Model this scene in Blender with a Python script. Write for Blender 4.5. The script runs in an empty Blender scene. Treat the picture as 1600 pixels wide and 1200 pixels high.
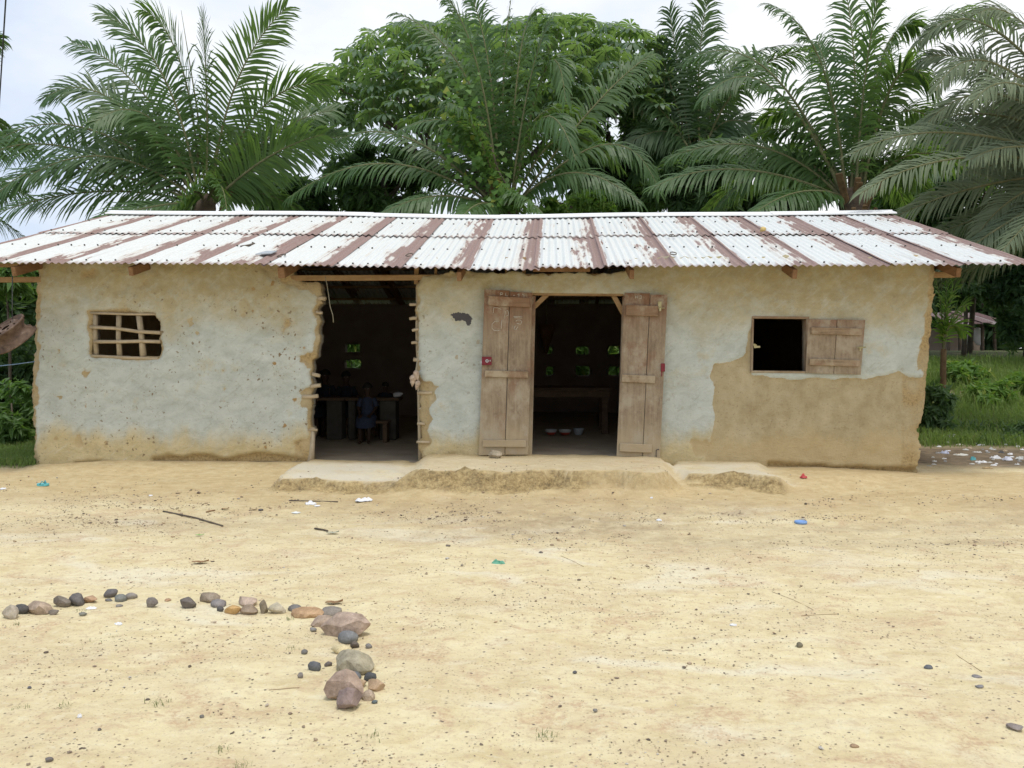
import bpy, bmesh, math, random
import numpy as np
from mathutils import Vector, Matrix, Euler, noise as mnoise

random.seed(7)
rng = np.random.default_rng(7)
scene = bpy.context.scene
COL = scene.collection
R = math.radians

# ---------------------------------------------------------------- camera, sky, sun, exposure
F = 1331.0
CAM = Vector((0.0, 0.0, 1.55))
ROT = Euler((R(90 - 2.3), 0, R(2.8)))
cam_d = bpy.data.cameras.new('camera')
cam_d.sensor_width = 36.0
cam_d.lens = 36.0 * F / 1600.0
cam_d.clip_end = 1500
cam_d.clip_start = 0.05
cam = bpy.data.objects.new('camera', cam_d)
cam.location = CAM
cam.rotation_euler = ROT
COL.objects.link(cam)
scene.camera = cam

SUN_EL, SUN_AZ = 77.0, 150.0
world = bpy.data.worlds.new('World')
scene.world = world
world.use_nodes = True
wn = world.node_tree
wn.nodes.clear()
w_out = wn.nodes.new('ShaderNodeOutputWorld')
w_bg = wn.nodes.new('ShaderNodeBackground')
w_bg2 = wn.nodes.new('ShaderNodeBackground')
w_sky = wn.nodes.new('ShaderNodeTexSky')
w_sky.sky_type = 'NISHITA'
w_sky.sun_disc = False
w_sky.sun_elevation = R(SUN_EL)
w_sky.sun_rotation = R(SUN_AZ)
w_sky.air_density = 1.0
w_sky.dust_density = 2.0
w_bg.inputs['Strength'].default_value = 0.12
wn.links.new(w_sky.outputs[0], w_bg.inputs[0])
w_tc = wn.nodes.new('ShaderNodeTexCoord')
w_map = wn.nodes.new('ShaderNodeMapping')
w_map.inputs['Scale'].default_value = (1.0, 1.0, 2.2)
w_map.inputs['Location'].default_value = (3.3, 1.2, 0.4)
wn.links.new(w_tc.outputs['Generated'], w_map.inputs[0])
w_n = wn.nodes.new('ShaderNodeTexNoise')
w_n.inputs['Scale'].default_value = 1.3
w_n.inputs['Detail'].default_value = 7
w_n.inputs['Roughness'].default_value = 0.55
wn.links.new(w_map.outputs[0], w_n.inputs['Vector'])
w_r = wn.nodes.new('ShaderNodeValToRGB')
w_r.color_ramp.elements[0].position = 0.31
w_r.color_ramp.elements[0].color = (0.52, 0.64, 0.84, 1)
w_r.color_ramp.elements[1].position = 0.53
w_r.color_ramp.elements[1].color = (1.0, 1.0, 1.0, 1)
w_sep = wn.nodes.new('ShaderNodeSeparateXYZ')
wn.links.new(w_tc.outputs['Generated'], w_sep.inputs[0])
w_m1 = wn.nodes.new('ShaderNodeMath'); w_m1.operation = 'MULTIPLY_ADD'
wn.links.new(w_sep.outputs[0], w_m1.inputs[0]); w_m1.inputs[1].default_value = 0.34
wn.links.new(w_n.outputs[0], w_m1.inputs[2])
wn.links.new(w_m1.outputs[0], w_r.inputs[0])
wn.links.new(w_r.outputs[0], w_bg2.inputs[0])
w_bg2.inputs['Strength'].default_value = 0.92
w_mix = wn.nodes.new('ShaderNodeMixShader')
w_mix.inputs[0].default_value = 0.88
wn.links.new(w_bg.outputs[0], w_mix.inputs[1])
wn.links.new(w_bg2.outputs[0], w_mix.inputs[2])
wn.links.new(w_mix.outputs[0], w_out.inputs[0])

sun_d = bpy.data.lights.new('sun', 'SUN')
sun_d.energy = 1.5
sun_d.angle = R(14)
sun_d.color = (1.0, 0.955, 0.87)
sun = bpy.data.objects.new('sun', sun_d)
sdir = Vector((math.sin(R(SUN_AZ)) * math.cos(R(SUN_EL)), math.cos(R(SUN_AZ)) * math.cos(R(SUN_EL)), math.sin(R(SUN_EL))))
sun.rotation_euler = sdir.to_track_quat('Z', 'Y').to_euler()
sun.location = (0, 0, 30)
COL.objects.link(sun)

scene.view_settings.view_transform = 'Standard'
scene.view_settings.look = 'None'
scene.view_settings.exposure = 0.34
scene.view_settings.gamma = 1.0
scene.view_settings.use_curve_mapping = False
scene.cycles.max_bounces = 10
scene.cycles.diffuse_bounces = 7
scene.cycles.transmission_bounces = 4

# ---------------------------------------------------------------- surveying: photo sight lines to points on real planes
_RM = ROT.to_matrix()
def ray(px, py):
    return _RM @ Vector(((px - 800) / F, (600 - py) / F, -1.0))
def at(px, py, Y):
    d = ray(px, py)
    return CAM + d * ((Y - CAM.y) / d.y)
def on(px, py, z):
    d = ray(px, py)
    return CAM + d * ((z - CAM.z) / d.z)

# ---------------------------------------------------------------- numpy noise
def _h(ix, iy, s):
    n = (ix * 374761393 + iy * 668265263 + s * 974711) & 0xffffffff
    n = ((n ^ (n >> 13)) * 1274126177) & 0xffffffff
    return ((n ^ (n >> 16)) & 0xffff) / 65535.0
def vn(x, y, s=0):
    x = np.asarray(x, float); y = np.asarray(y, float)
    ix = np.floor(x).astype(np.int64); iy = np.floor(y).astype(np.int64)
    fx = x - ix; fy = y - iy
    fx = fx * fx * (3 - 2 * fx); fy = fy * fy * (3 - 2 * fy)
    a = _h(ix, iy, s); b = _h(ix + 1, iy, s); c = _h(ix, iy + 1, s); d = _h(ix + 1, iy + 1, s)
    return (a * (1 - fx) + b * fx) * (1 - fy) + (c * (1 - fx) + d * fx) * fy
def fbm(x, y, s=0, o=4):
    t = 0; a = 0.5; f = 1.0
    for i in range(o):
        t = t + a * (vn(np.asarray(x) * f, np.asarray(y) * f, s + i * 17) - 0.5); a *= 0.5; f *= 2.03
    return t * 2
def sst(a, b, x):
    t = np.clip((np.asarray(x, float) - a) / (b - a), 0, 1)
    return t * t * (3 - 2 * t)
def poly_sdf(X, Z, poly):
    """signed distance, positive inside"""
    P = np.asarray(poly, float)
    d = np.full(X.shape, 1e9); ins = np.zeros(X.shape, bool)
    n = len(P)
    for i in range(n):
        ax, az = P[i]; bx, bz = P[(i + 1) % n]
        ex, ez = bx - ax, bz - az
        wx, wz = X - ax, Z - az
        t = np.clip((wx * ex + wz * ez) / (ex * ex + ez * ez + 1e-12), 0, 1)
        d = np.minimum(d, np.hypot(wx - ex * t, wz - ez * t))
        c = ((az <= Z) & (bz > Z)) | ((bz <= Z) & (az > Z))
        xi = ax + (Z - az) / (ez if abs(ez) > 1e-12 else 1e-12) * ex
        ins ^= c & (X < xi)
    return np.where(ins, d, -d)

# ---------------------------------------------------------------- object helpers
def tag(o, label=None, cat=None, group=None, kind=None):
    if label: o['label'] = label
    if cat: o['category'] = cat
    if group: o['group'] = group
    if kind: o['kind'] = kind
    return o
def thing(name, loc, label, cat, group=None):
    o = bpy.data.objects.new(name, None)
    o.location = loc
    o.empty_display_size = 0.1
    COL.objects.link(o)
    return tag(o, label, cat, group)
def adopt(o, parent):
    o.parent = parent
    o.matrix_parent_inverse = Matrix.Translation(-world_loc(parent))
    return o
def world_loc(o):
    # things are unrotated empties; parts that parent sub-parts sit at the world origin relative to them
    v = Vector(o.location)
    if o.parent is not None:
        v = v + world_loc(o.parent) + o.matrix_parent_inverse.translation
    return v
def part_empty(name, parent):
    o = bpy.data.objects.new(name, None)
    o.empty_display_size = 0.05
    COL.objects.link(o)
    adopt(o, parent)
    return o
def obj(name, me, mats=None, parent=None):
    o = bpy.data.objects.new(name, me)
    COL.objects.link(o)
    if mats is not None and len(me.materials) == 0:
        for m in (mats if isinstance(mats, (list, tuple)) else [mats]):
            me.materials.append(m)
    if parent is not None:
        adopt(o, parent)
    return o
def np_mesh(name, V, Fq, mat_idx=None, smooth=False):
    """V (n,3); Fq list of lists or an (m,k) array (rows may hold -1 padding)"""
    me = bpy.data.meshes.new(name)
    me.from_pydata([tuple(v) for v in np.asarray(V, float).tolist()], [], Fq if isinstance(Fq, list) else Fq.tolist())
    if mat_idx is not None:
        me.polygons.foreach_set('material_index', np.asarray(mat_idx, np.int32))
    if smooth:
        me.polygons.foreach_set('use_smooth', np.ones(len(me.polygons), bool))
    me.update()
    return me

class MB:
    def __init__(s):
        s.v = []; s.f = []; s.mi = []; s.sm = []
    def add(s, vs, fs, mi=0, sm=False):
        b = len(s.v)
        s.v += [tuple(v) for v in vs]
        for f in fs:
            s.f.append([b + i for i in f]); s.mi.append(mi); s.sm.append(sm)
    def prism(s, front, back, mi=0):
        n = len(front)
        s.add(list(front) + list(back), [list(range(n)), list(range(2 * n - 1, n - 1, -1))] +
              [[i, n + i, n + (i + 1) % n, (i + 1) % n] for i in range(n)], mi)
    def box(s, c, h, mi=0, rot=None):
        c = Vector(c); vs = []
        for z in (-1, 1):
            for x, y in ((-1, -1), (1, -1), (1, 1), (-1, 1)):
                p = Vector((x * h[0], y * h[1], z * h[2]))
                if rot: p = rot @ p
                vs.append(c + p)
        s.add(vs, [[3, 2, 1, 0], [4, 5, 6, 7], [0, 1, 5, 4], [1, 2, 6, 5], [2, 3, 7, 6], [3, 0, 4, 7]], mi)
    def bar(s, a, b, w, h, mi=0, up=(0, 0, 1)):
        a = Vector(a); b = Vector(b); d = (b - a).normalized()
        sd = d.cross(Vector(up))
        if sd.length < 1e-3: sd = d.cross(Vector((0, 1, 0)))
        sd.normalize(); u = sd.cross(d)
        vs = []
        for p in (a, b):
            for x, y in ((-1, -1), (1, -1), (1, 1), (-1, 1)):
                vs.append(p + sd * (x * w / 2) + u * (y * h / 2))
        s.add(vs, [[3, 2, 1, 0], [4, 5, 6, 7], [0, 1, 5, 4], [1, 2, 6, 5], [2, 3, 7, 6], [3, 0, 4, 7]], mi)
    def tube(s, pts, rad, n=8, mi=0, cap=True, sm=True, jit=0.0):
        pts = [Vector(p) for p in pts]
        if not isinstance(rad, (list, tuple)): rad = [rad] * len(pts)
        vs = []
        ref = None
        for i, p in enumerate(pts):
            d = (pts[min(i + 1, len(pts) - 1)] - pts[max(i - 1, 0)]).normalized()
            if ref is None:
                ref = d.orthogonal().normalized()
            ref = (ref - d * ref.dot(d)).normalized()
            q = d.cross(ref)
            for k in range(n):
                a = 2 * math.pi * k / n
                r = rad[i] * (1 + random.uniform(-jit, jit))
                vs.append(p + (ref * math.cos(a) + q * math.sin(a)) * r)
        fs = []
        m = len(pts)
        for i in range(m - 1):
            for k in range(n):
                fs.append([i * n + k, i * n + (k + 1) % n, (i + 1) * n + (k + 1) % n, (i + 1) * n + k])
        s.add(vs, fs, mi, sm)
        if cap:
            b = len(s.v) - len(vs)
            s.f.append([b + k for k in range(n - 1, -1, -1)]); s.mi.append(mi); s.sm.append(False)
            s.f.append([b + (m - 1) * n + k for k in range(n)]); s.mi.append(mi); s.sm.append(False)
    def lathe(s, prof, n=20, mi=0, mtx=None, sm=True, seg_mi=None):
        vs = []; fs = []; m = len(prof)
        for r, z in prof:
            for k in range(n):
                a = 2 * math.pi * k / n
                v = Vector((r * math.cos(a), r * math.sin(a), z))
                vs.append(mtx @ v if mtx else v)
        for i in range(m - 1):
            for k in range(n):
                fs.append([i * n + k, i * n + (k + 1) % n, (i + 1) * n + (k + 1) % n, (i + 1) * n + k])
        b = len(s.v)
        s.v += [tuple(v) for v in vs]
        for j, f in enumerate(fs):
            s.f.append([b + i for i in f]); s.sm.append(sm)
            s.mi.append(seg_mi[j // n] if seg_mi else mi)
    def mesh(s, name, bevel=0.0):
        me = bpy.data.meshes.new(name)
        me.from_pydata(s.v, [], s.f)
        me.polygons.foreach_set('material_index', np.asarray(s.mi, np.int32))
        me.polygons.foreach_set('use_smooth', np.asarray(s.sm, bool))
        me.update()
        if bevel > 0:
            bm = bmesh.new(); bm.from_mesh(me)
            bmesh.ops.bevel(bm, geom=list(bm.edges), offset=bevel, segments=1, affect='EDGES', clamp_overlap=True)
            bm.to_mesh(me); bm.free()
        return me
    def build(s, name, mats, parent=None, bevel=0.0):
        return obj(name, s.mesh(name, bevel), mats, parent)

def qd(c, u, v):
    """bilinear point in a four-cornered board (bl, br, tr, tl)"""
    return (c[0] * (1 - u) + c[1] * u) * (1 - v) + (c[3] * (1 - u) + c[2] * u) * v
def board(c, u0, u1, v0, v1, t, off=0.0, wob=0.0):
    m = MB()
    fr = [qd(c, u0 + random.uniform(-wob, wob), v0 + random.uniform(-wob, wob) * .3), qd(c, u1 + random.uniform(-wob, wob), v0),
          qd(c, u1, v1 + random.uniform(-wob, wob) * .3), qd(c, u0, v1)]
    fr = [p + Vector((0, -off, 0)) for p in fr]
    bk = [p + Vector((0, t, 0)) for p in fr]
    m.prism(fr, bk)
    return m

# ---------------------------------------------------------------- material helpers
class G:
    def __init__(s, name):
        s.m = bpy.data.materials.new(name); s.m.use_nodes = True
        s.t = s.m.node_tree; s.t.nodes.clear()
        s.out = s.t.nodes.new('ShaderNodeOutputMaterial')
    def n(s, typ, ins=None, **kw):
        nd = s.t.nodes.new('ShaderNode' + typ)
        for k, v in kw.items(): setattr(nd, k, v)
        for k, v in (ins or {}).items(): s.set(nd.inputs[k], v)
        return nd
    def set(s, sock, v):
        if hasattr(v, 'is_linked') or isinstance(v, bpy.types.NodeSocket): s.t.links.new(v, sock)
        else:
            if isinstance(v, tuple) and len(v) == 3 and sock.type == 'RGBA': v = v + (1,)
            sock.default_value = v
    def noise(s, vec, scale, detail=4, rough=0.55, dist=0.0):
        return s.n('TexNoise', {'Vector': vec, 'Scale': scale, 'Detail': detail, 'Roughness': rough, 'Distortion': dist}).outputs[0]
    def ramp(s, fac, *st, interp='LINEAR'):
        nd = s.n('ValToRGB', {0: fac})
        cr = nd.color_ramp; cr.interpolation = interp
        while len(cr.elements) < len(st): cr.elements.new(0.5)
        for e, (p, c) in zip(cr.elements, st):
            e.position = p; e.color = (c, c, c, 1) if isinstance(c, (int, float)) else tuple(c) + (1,)
        return nd.outputs[0]
    def mix(s, fac, a, b, blend='MIX'):
        nd = s.n('Mix', data_type='RGBA', blend_type=blend)
        s.set(nd.inputs[0], fac); s.set(nd.inputs[6], a); s.set(nd.inputs[7], b)
        return nd.outputs[2]
    def math(s, op, a, b=None, clamp=False):
        nd = s.n('Math', operation=op); nd.use_clamp = clamp
        s.set(nd.inputs[0], a)
        if b is not None: s.set(nd.inputs[1], b)
        return nd.outputs[0]
    def step(s, x, lo, hi, a=0.0, b=1.0):
        nd = s.n('MapRange', {'Value': x, 'From Min': lo, 'From Max': hi, 'To Min': a, 'To Max': b}, interpolation_type='SMOOTHSTEP')
        return nd.outputs[0]
    def scale(s, vec, sc, loc=(0, 0, 0)):
        return s.n('Mapping', {'Vector': vec, 'Scale': sc, 'Location': loc}).outputs[0]
    def attr(s, name): return s.n('Attribute', attribute_name=name).outputs['Fac']
    def obj_co(s): return s.n('TexCoord').outputs['Object']
    def pos(s): return s.n('NewGeometry').outputs['Position']
    def bump(s, h, strength, dist=0.01, normal=None):
        nd = s.n('Bump', {'Height': h, 'Strength': strength, 'Distance': dist})
        if normal is not None: s.set(nd.inputs['Normal'], normal)
        return nd.outputs[0]
    def done(s, color, rough=0.85, normal=None, spec=0.3, metal=0.0, trans=None, tfac=0.3):
        b = s.n('BsdfPrincipled', {'Base Color': color, 'Roughness': rough, 'Specular IOR Level': spec, 'Metallic': metal})
        if normal is not None: s.set(b.inputs['Normal'], normal)
        if trans is not None:
            tr = s.n('BsdfTranslucent', {'Color': trans})
            mx = s.n('MixShader', {0: tfac, 1: b.outputs[0], 2: tr.outputs[0]})
            s.t.links.new(mx.outputs[0], s.out.inputs[0])
        else:
            s.t.links.new(b.outputs[0], s.out.inputs[0])
        return s.m

# --- ground
def mat_ground():
    g = G('sandy_ground'); p = g.pos()
    n1 = g.noise(g.scale(p, (0.55, 0.9, 1)), 1.0, 6, 0.6)
    n2 = g.noise(g.scale(p, (1, 1.9, 1)), 3.2, 6, 0.62, 0.6)
    n3 = g.noise(p, 42, 5, 0.7)
    n4 = g.noise(g.scale(p, (1, 2.2, 1), (7, 3, 0)), 0.8, 4, 0.5, 1.0)
    c = g.ramp(n2, (0.28, (0.545, 0.445, 0.255)), (0.48, (0.655, 0.565, 0.35)), (0.72, (0.71, 0.64, 0.42)))
    c = g.mix(g.step(n1, 0.44, 0.64, 0, 0.5), c, (0.55, 0.445, 0.275))
    c = g.mix(g.step(n4, 0.54, 0.70, 0, 0.7), c, (0.70, 0.65, 0.50))
    c = g.mix(g.step(n3, 0.55, 0.72, 0, 0.6), c, (0.36, 0.27, 0.18))
    n5 = g.noise(g.scale(p, (1, 1.5, 1)), 13, 6, 0.72, 0.5)
    c = g.mix(g.step(n5, 0.50, 0.66, 0, 0.55), c, (0.50, 0.385, 0.255))
    c = g.mix(g.step(n5, 0.46, 0.34, 0, 0.45), c, (0.70, 0.645, 0.475))
    n6 = g.noise(g.scale(p, (1, 1.4, 1), (3, 1, 0)), 2.1, 6, 0.68, 0.8)
    c = g.mix(g.math('MULTIPLY', g.step(n6, 0.52, 0.66), g.step(n3, 0.42, 0.58, 0.2, 0.9)), c, (0.50, 0.36, 0.23))
    # fine dark grains trodden into the sand
    vo = g.n('TexVoronoi', {'Vector': p, 'Scale': 26.0}, feature='F1')
    rnd = g.n('SeparateColor', {0: vo.outputs['Color']}).outputs[0]
    spk = g.math('MULTIPLY', g.step(vo.outputs['Distance'], 0.26, 0.12), g.step(rnd, 0.66, 0.78))
    vo2 = g.n('TexVoronoi', {'Vector': p, 'Scale': 60.0}, feature='F1')
    rnd2 = g.n('SeparateColor', {0: vo2.outputs['Color']}).outputs[0]
    spk2 = g.math('MULTIPLY', g.step(vo2.outputs['Distance'], 0.34, 0.2), g.step(rnd2, 0.60, 0.75))
    c = g.mix(g.math('MULTIPLY', spk2, g.step(n1, 0.36, 0.62, 0.1, 0.75)), c, (0.27, 0.19, 0.13))
    c = g.mix(g.math('MULTIPLY', spk, g.step(n2, 0.30, 0.6)), c, (0.13, 0.10, 0.085))
    drip = g.attr('drip')
    c = g.mix(g.math('MULTIPLY', drip, g.step(g.noise(p, 5, 6, 0.7), 0.35, 0.62, 0.35, 1.0)), c, (0.31, 0.235, 0.15))
    c = g.mix(g.math('MULTIPLY', g.attr('tan'), g.step(n5, 0.3, 0.6, 0.55, 0.85)), c, g.ramp(g.noise(g.scale(p, (1, 2, 1)), 6, 6, 0.7), (0.3, (0.40, 0.29, 0.145)), (0.55, (0.52, 0.40, 0.22)), (0.75, (0.60, 0.49, 0.29))))
    raw = g.attr('raw')
    nr = g.math('ADD', g.math('MULTIPLY', g.noise(p, 30, 6, 0.8), 0.6), g.math('MULTIPLY', g.noise(g.scale(p, (1, 1, 2)), 7, 5, 0.7), 0.4))
    c = g.mix(g.math('MULTIPLY', raw, 0.9), c, g.ramp(nr, (0.36, (0.085, 0.062, 0.036)), (0.48, (0.29, 0.215, 0.105)), (0.60, (0.50, 0.385, 0.20))))
    cem = g.attr('cement')
    c = g.mix(g.math('MULTIPLY', cem, g.step(g.noise(p, 3, 5, 0.6), 0.3, 0.55, 0.25, 0.9)), c, (0.60, 0.555, 0.45))
    gr = g.attr('grassy')
    c = g.mix(gr, c, g.ramp(g.noise(p, 3.0, 5), (0.3, (0.045, 0.062, 0.022)), (0.6, (0.085, 0.095, 0.04)), (0.75, (0.20, 0.16, 0.09))))
    dk = g.attr('soil')
    c = g.mix(dk, c, g.ramp(g.noise(p, 8.0, 5), (0.3, (0.105, 0.085, 0.062)), (0.7, (0.24, 0.185, 0.125))))
    nb = g.bump(g.noise(p, 60, 6, 0.7), 0.5, 0.014)
    nb = g.bump(n5, 0.45, 0.02, nb)
    nb = g.bump(g.noise(p, 9, 5, 0.6), 0.45, 0.03, nb)
    return g.done(c, 0.95, nb, 0.12)

def mat_wall():
    g = G('old_plaster'); p = g.pos()
    sep = g.n('SeparateXYZ', {0: p})
    z = sep.outputs[2]
    n1 = g.noise(p, 1.1, 6, 0.6); n2 = g.noise(g.scale(p, (1, 1, 1.6)), 4.5, 7, 0.65, 0.5); n3 = g.noise(p, 40, 4, 0.7)
    c = g.ramp(n2, (0.26, (0.40, 0.43, 0.39)), (0.5, (0.495, 0.53, 0.49)), (0.75, (0.585, 0.615, 0.575)))
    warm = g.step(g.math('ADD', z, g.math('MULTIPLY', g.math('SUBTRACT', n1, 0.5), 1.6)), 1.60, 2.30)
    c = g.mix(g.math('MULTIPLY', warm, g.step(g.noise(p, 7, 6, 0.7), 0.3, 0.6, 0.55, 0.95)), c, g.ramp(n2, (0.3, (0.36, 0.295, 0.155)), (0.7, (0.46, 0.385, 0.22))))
    c = g.mix(g.step(n1, 0.55, 0.72, 0, 0.28), c, (0.46, 0.41, 0.29))
    # splashed mud along the foot of the wall
    spl = g.step(g.math('ADD', z, g.math('MULTIPLY', g.math('SUBTRACT', g.noise(g.scale(p, (1, 1, .35)), 2.6, 5, 0.6), 0.5), 0.75)), 0.72, 0.42)
    c = g.mix(g.math('MULTIPLY', spl, 0.85), c, g.ramp(n2, (0.3, (0.47, 0.365, 0.165)), (0.7, (0.61, 0.495, 0.265))))
    # brush and hand marks
    st = g.noise(g.scale(g.n('Mapping', {'Vector': p, 'Rotation': (0, 0.7, 0)}).outputs[0], (2, 2, 13)), 1.6, 5, 0.65)
    c = g.mix(g.step(st, 0.55, 0.72, 0, 0.30), c, (0.60, 0.60, 0.55))
    c = g.mix(g.step(st, 0.45, 0.30, 0, 0.30), c, (0.30, 0.285, 0.225))
    n7 = g.noise(g.n('Mapping', {'Vector': p, 'Rotation': (0, -0.6, 0), 'Scale': (5, 5, 16)}).outputs[0], 1.4, 6, 0.7, 0.7)
    c = g.mix(g.step(n7, 0.52, 0.68, 0, 0.28), c, g.mix(0.5, c, (0.25, 0.235, 0.19)))
    c = g.mix(g.step(g.noise(p, 19, 6, 0.75), 0.55, 0.70, 0, 0.45), c, (0.30, 0.265, 0.195))
    c = g.mix(g.step(g.noise(g.scale(p, (1, 1, 1), (5, 0, 2)), 2.4, 5, 0.65), 0.58, 0.70, 0, 0.5), c, (0.50, 0.44, 0.29))
    # chipped specks and pits
    for sc, lo, hi, col in ((9.0, 0.86, 0.15, (0.33, 0.21, 0.085)), (17.0, 0.74, 0.17, (0.20, 0.145, 0.085)), (31.0, 0.72, 0.2, (0.22, 0.18, 0.12))):
        vo = g.n('TexVoronoi', {'Vector': g.mix(0.06, p, g.n('TexNoise', {'Vector': p, 'Scale': sc * 1.5}).outputs['Color']), 'Scale': sc}, feature='F1')
        rnd = g.n('SeparateColor', {0: vo.outputs['Color']}).outputs[0]
        m = g.math('MULTIPLY', g.step(vo.outputs['Distance'], hi + .1, hi), g.step(rnd, lo, lo + .08))
        m = g.math('MULTIPLY', m, g.math('MULTIPLY', g.step(n1, 0.42, 0.58, 0.05, 0.95), g.step(sep.outputs[0], 0.2, -2.2, 0.16, 1.0)))
        c = g.mix(m, c, col)
    mud = g.step(g.math('ADD', g.math('ADD', g.attr('mud'), g.math('MULTIPLY', g.math('SUBTRACT', g.noise(p, 60, 4, 0.7), 0.5), 0.35)), g.math('MULTIPLY', g.math('SUBTRACT', g.noise(p, 22, 4, 0.6), 0.5), 0.5)), 0.42, 0.58)
    mc = g.ramp(g.noise(g.scale(p, (1, 1, .8)), 5, 7, 0.68), (0.28, (0.34, 0.27, 0.155)), (0.5, (0.43, 0.36, 0.225)), (0.72, (0.51, 0.435, 0.29)))
    mc = g.mix(g.step(n3, 0.55, 0.72, 0, 0.6), mc, (0.23, 0.16, 0.085))
    mc = g.mix(g.math('MULTIPLY', spl, 0.6), mc, (0.53, 0.41, 0.22))
    c = g.mix(mud, c, mc)
    raw = g.attr('raw')
    c = g.mix(raw, c, g.ramp(n3, (0.35, (0.20, 0.135, 0.06)), (0.5, (0.38, 0.27, 0.125)), (0.7, (0.48, 0.36, 0.18))))
    ch = g.step(g.math('ADD', g.attr('char'), g.math('MULTIPLY', g.math('SUBTRACT', g.noise(p, 55, 3, 0.6), 0.5), 0.9)), 0.42, 0.6)
    c = g.mix(ch, c, (0.085, 0.08, 0.085))
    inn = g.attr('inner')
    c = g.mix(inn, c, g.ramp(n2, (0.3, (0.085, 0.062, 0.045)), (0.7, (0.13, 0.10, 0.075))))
    h = g.math('ADD', g.math('MULTIPLY', n3, 0.4), g.math('MULTIPLY', n2, 1.0))
    nb = g.bump(h, 0.7, 0.02)
    nb = g.bump(n7, 0.5, 0.012, nb)
    return g.done(c, 0.93, nb, 0.15)

def mat_simple(name, stops, sc=(1, 1, 1), scale=4, rough=0.85, bump=0.3, bdist=0.01, spec=0.25, metal=0.0, detail=5, rnd=0.0):
    g = G(name); p = g.obj_co()
    if rnd:
        r = g.n('ObjectInfo').outputs['Random']
        p = g.n('VectorMath', {0: p, 1: g.n('CombineXYZ', {0: g.math('MULTIPLY', r, 37.0), 1: g.math('MULTIPLY', r, 91.0), 2: g.math('MULTIPLY', r, 53.0)}).outputs[0]}, operation='ADD').outputs[0]
    n = g.noise(g.scale(p, sc), scale, detail, 0.62, 0.3)
    c = g.ramp(n, *stops)
    if rnd:
        hs = g.n('HueSaturation', {'Color': c, 'Value': g.step(r, 0, 1, 1 - rnd, 1 + rnd)})
        c = hs.outputs[0]
    nb = g.bump(n, bump, bdist) if bump else None
    return g.done(c, rough, nb, spec, metal)

def mat_wood(name, dark, mid, light, axis, dust=None, red=None):
    g = G(name); p = g.obj_co()
    r = g.n('ObjectInfo').outputs['Random']
    p2 = g.n('VectorMath', {0: p, 1: g.n('CombineXYZ', {0: g.math('MULTIPLY', r, 17.0), 1: g.math('MULTIPLY', r, 31.0), 2: g.math('MULTIPLY', r, 23.0)}).outputs[0]}, operation='ADD').outputs[0]
    sc = [14, 14, 14]; sc[axis] = 0.9
    n = g.noise(g.scale(p2, tuple(sc)), 2.2, 6, 0.65, 0.6)
    b = g.noise(g.scale(p2, (1, 1, .7)), 5, 6, 0.7)
    b2 = g.noise(g.scale(p2, (1, 1, .6)), 16, 6, 0.75)
    mixn = g.math('ADD', g.math('MULTIPLY', n, 0.4), g.math('ADD', g.math('MULTIPLY', b, 0.35), g.math('MULTIPLY', b2, 0.25)))
    c = g.ramp(mixn, (0.36, dark), (0.5, mid), (0.64, light))
    if red is not None:
        z = g.n('SeparateXYZ', {0: p}).outputs[2]
        up = g.step(g.math('ADD', z, g.math('MULTIPLY', g.math('SUBTRACT', b, 0.5), 0.9)), 1.55, 2.15)
        c = g.mix(g.math('MULTIPLY', up, 0.85), c, g.mix(n, red, tuple(x * 1.7 for x in red)))
        rp = g.noise(g.scale(p2, (1, 1, .8)), 3.1, 5, 0.65)
        c = g.mix(g.step(rp, 0.52, 0.66, 0, 0.55), c, (0.23, 0.125, 0.08))
        lo = g.step(g.math('ADD', z, g.math('MULTIPLY', g.math('SUBTRACT', b, 0.5), 0.8)), 0.85, 0.35)
        c = g.mix(g.math('MULTIPLY', lo, 0.7), c, (0.47, 0.385, 0.25))
    if dust is not None:
        c = g.mix(g.step(b, 0.45, 0.68, 0, 0.75), c, dust)
    c = g.mix(g.step(g.noise(p2, 9, 5, 0.7), 0.60, 0.75, 0, 0.55), c, tuple(x * .55 for x in mid))
    nb = g.bump(n, 0.5, 0.004)
    return g.done(c, 0.85, nb, 0.2)

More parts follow.
